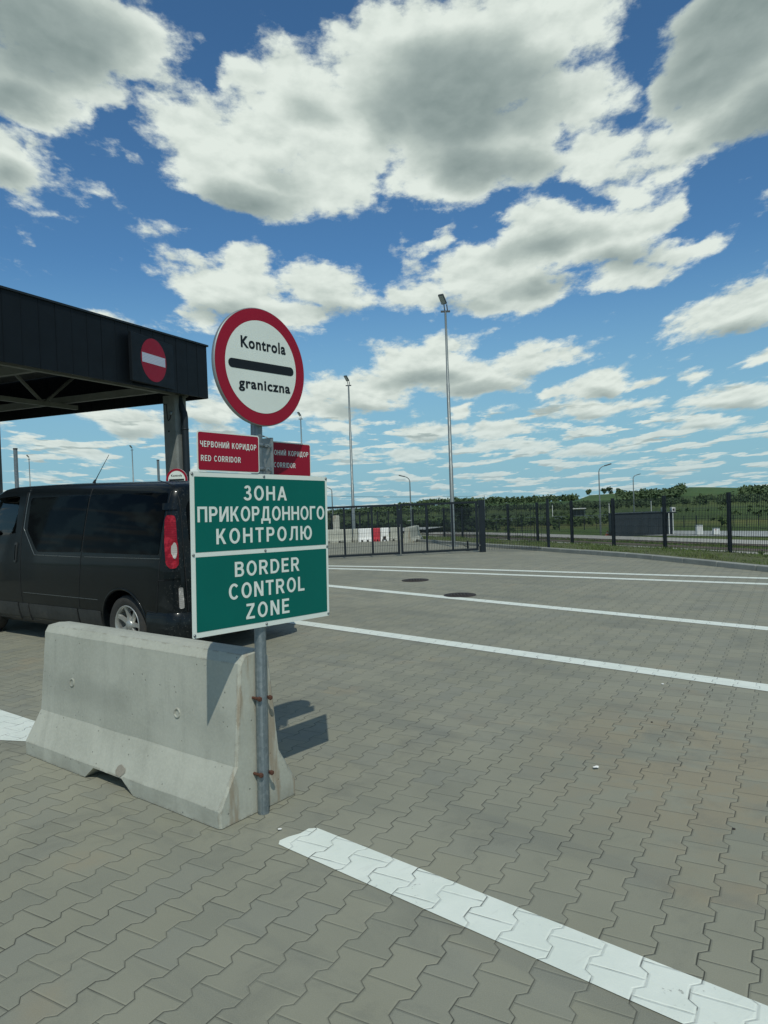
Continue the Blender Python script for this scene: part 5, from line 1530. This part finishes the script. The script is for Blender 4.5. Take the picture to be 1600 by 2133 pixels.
def low_fence():
    t_ = thing('wire_fence', 'low dark wire fence across the meadow behind the cabin', 'fence', (xa(930, 100), 100, G(xa(930, 100), 100)))
    o = Vector(t_.location); P = []; px = 930
    while px < 1720:
        D = 100 - (px - 930) * .012; x = xa(px, D); P.append(V(x, D, G(x, D)) - o); px += 26
    for p in P:
        mb = MB(); mb.box(p + V(0, 0, .7), (.07, .07, 1.7)); mb.build('post', M['anthracite'], t_)
    mb = MB()
    for z in (.2, .5, .8, 1.1, 1.4): mb.tube([p + V(0, 0, z) for p in P], .010, 4)
    mb.build('wires', M['anthracite'], t_)
low_fence()
# manholes, scraps of paper
for x, y, lab in ((.565, 14.16, 'farther rusty manhole cover, beyond the second white line'), (1.193, 11.79, 'nearer rusty manhole cover, touching the white line')):
    t_ = thing('manhole_cover', lab, 'manhole cover', (x, y, .004), group='round manhole covers in the paving')
    mb = MB(); mb.lathe([(.345, -.004), (.34, .006), (.295, .007), (.29, .003)], V(0, 0, 0), EZ, 40); mb.build('ring', M['iron'], t_)
    mb = MB(); mb.lathe([(.288, .003), (.285, .006), (.0001, .007)], V(0, 0, 0), EZ, 40)
    for i in range(-3, 4):
        for j in range(-3, 4):
            if i * i + j * j < 10: mb.box((i * .07, j * .07, .008), (.035, .035, .005))
    mb.build('cover', M['iron'], t_)
    t_.scale = (.78, .78, 1)
def scrap(lab, x, y, s, seed):
    rnd = random.Random(seed); mb = MB(); rows = []
    for i in range(4):
        rows.append([(s * (i / 3 - .5) + rnd.uniform(-.1, .1) * s, s * .7 * (j / 3 - .5) + rnd.uniform(-.1, .1) * s, .006 + rnd.random() * s * .22) for j in range(4)])
    mb.grid(rows, smooth=False); o = mb.build('paper_scrap', M['paper'], None, (x, y, .003)); o.rotation_euler = (0, 0, rnd.uniform(0, 3))
    tag(o, lab, 'litter', 'scraps of paper on the paving')
def gpt(px, py):
    """ground point under a viewing angle (used only for litter)"""
    d = fwd + rt * ((px - 800) / 1500) - up * ((py - 1066.5) / 1500); k = -EYE / d.z
    return d.x * k, d.y * k
for px, py, s, lab in ((1242, 1602, .034, 'crumpled white paper scrap lying on the brownish pavers'), (583, 1731, .018, 'small white scrap beside the start of the nearest white line'), (1381, 1427, .022, 'tiny white scrap just in front of the long white line')):
    scrap(lab, *gpt(px, py), s, int(px))
for px, py, lab in ((1529, 1728, 'small dark pebble on the pavers near the right edge'), (1358, 1505, 'small dark pebble on the pavers beyond the white paper scrap')):
    x, y = gpt(px, py); mb = MB(); mb.lathe([(.0001, .014), (.010, .011), (.014, .004), (.011, .0), (.0001, 0)], V(0, 0, 0), EZ, 7)
    o = mb.build('pebble', M['iron'], None, (x, y, .001)); o.scale = (.6, .5, .45); tag(o, lab, 'pebble', 'pebbles on the paving')
# a wire strung low over the far side of the gate
t_ = thing('overhead_wire', 'thin overhead wire crossing the sky above the left gate leaf', 'wire', (-30, 175, G(-30, 175)))
a_, b_ = V(xa(560, 175), 175, EYE + 2.35), V(xa(1010, 190), 190, EYE - .1)
mb = MB(); mb.tube([a_ + (b_ - a_) * (k / 16) + V(0, 0, -.5 * math.sin(math.pi * k / 16)) - Vector(t_.location) for k in range(17)], .035, 5); mb.build('cable', M['anthracite'], t_)
for p in (a_, b_):
    mb = MB(); z = G(p.x, p.y); mb.tube([V(p.x, p.y, z - .2) - Vector(t_.location), p - Vector(t_.location) + V(0, 0, .1)], .08, 6); mb.build('support', M['mast'], t_)
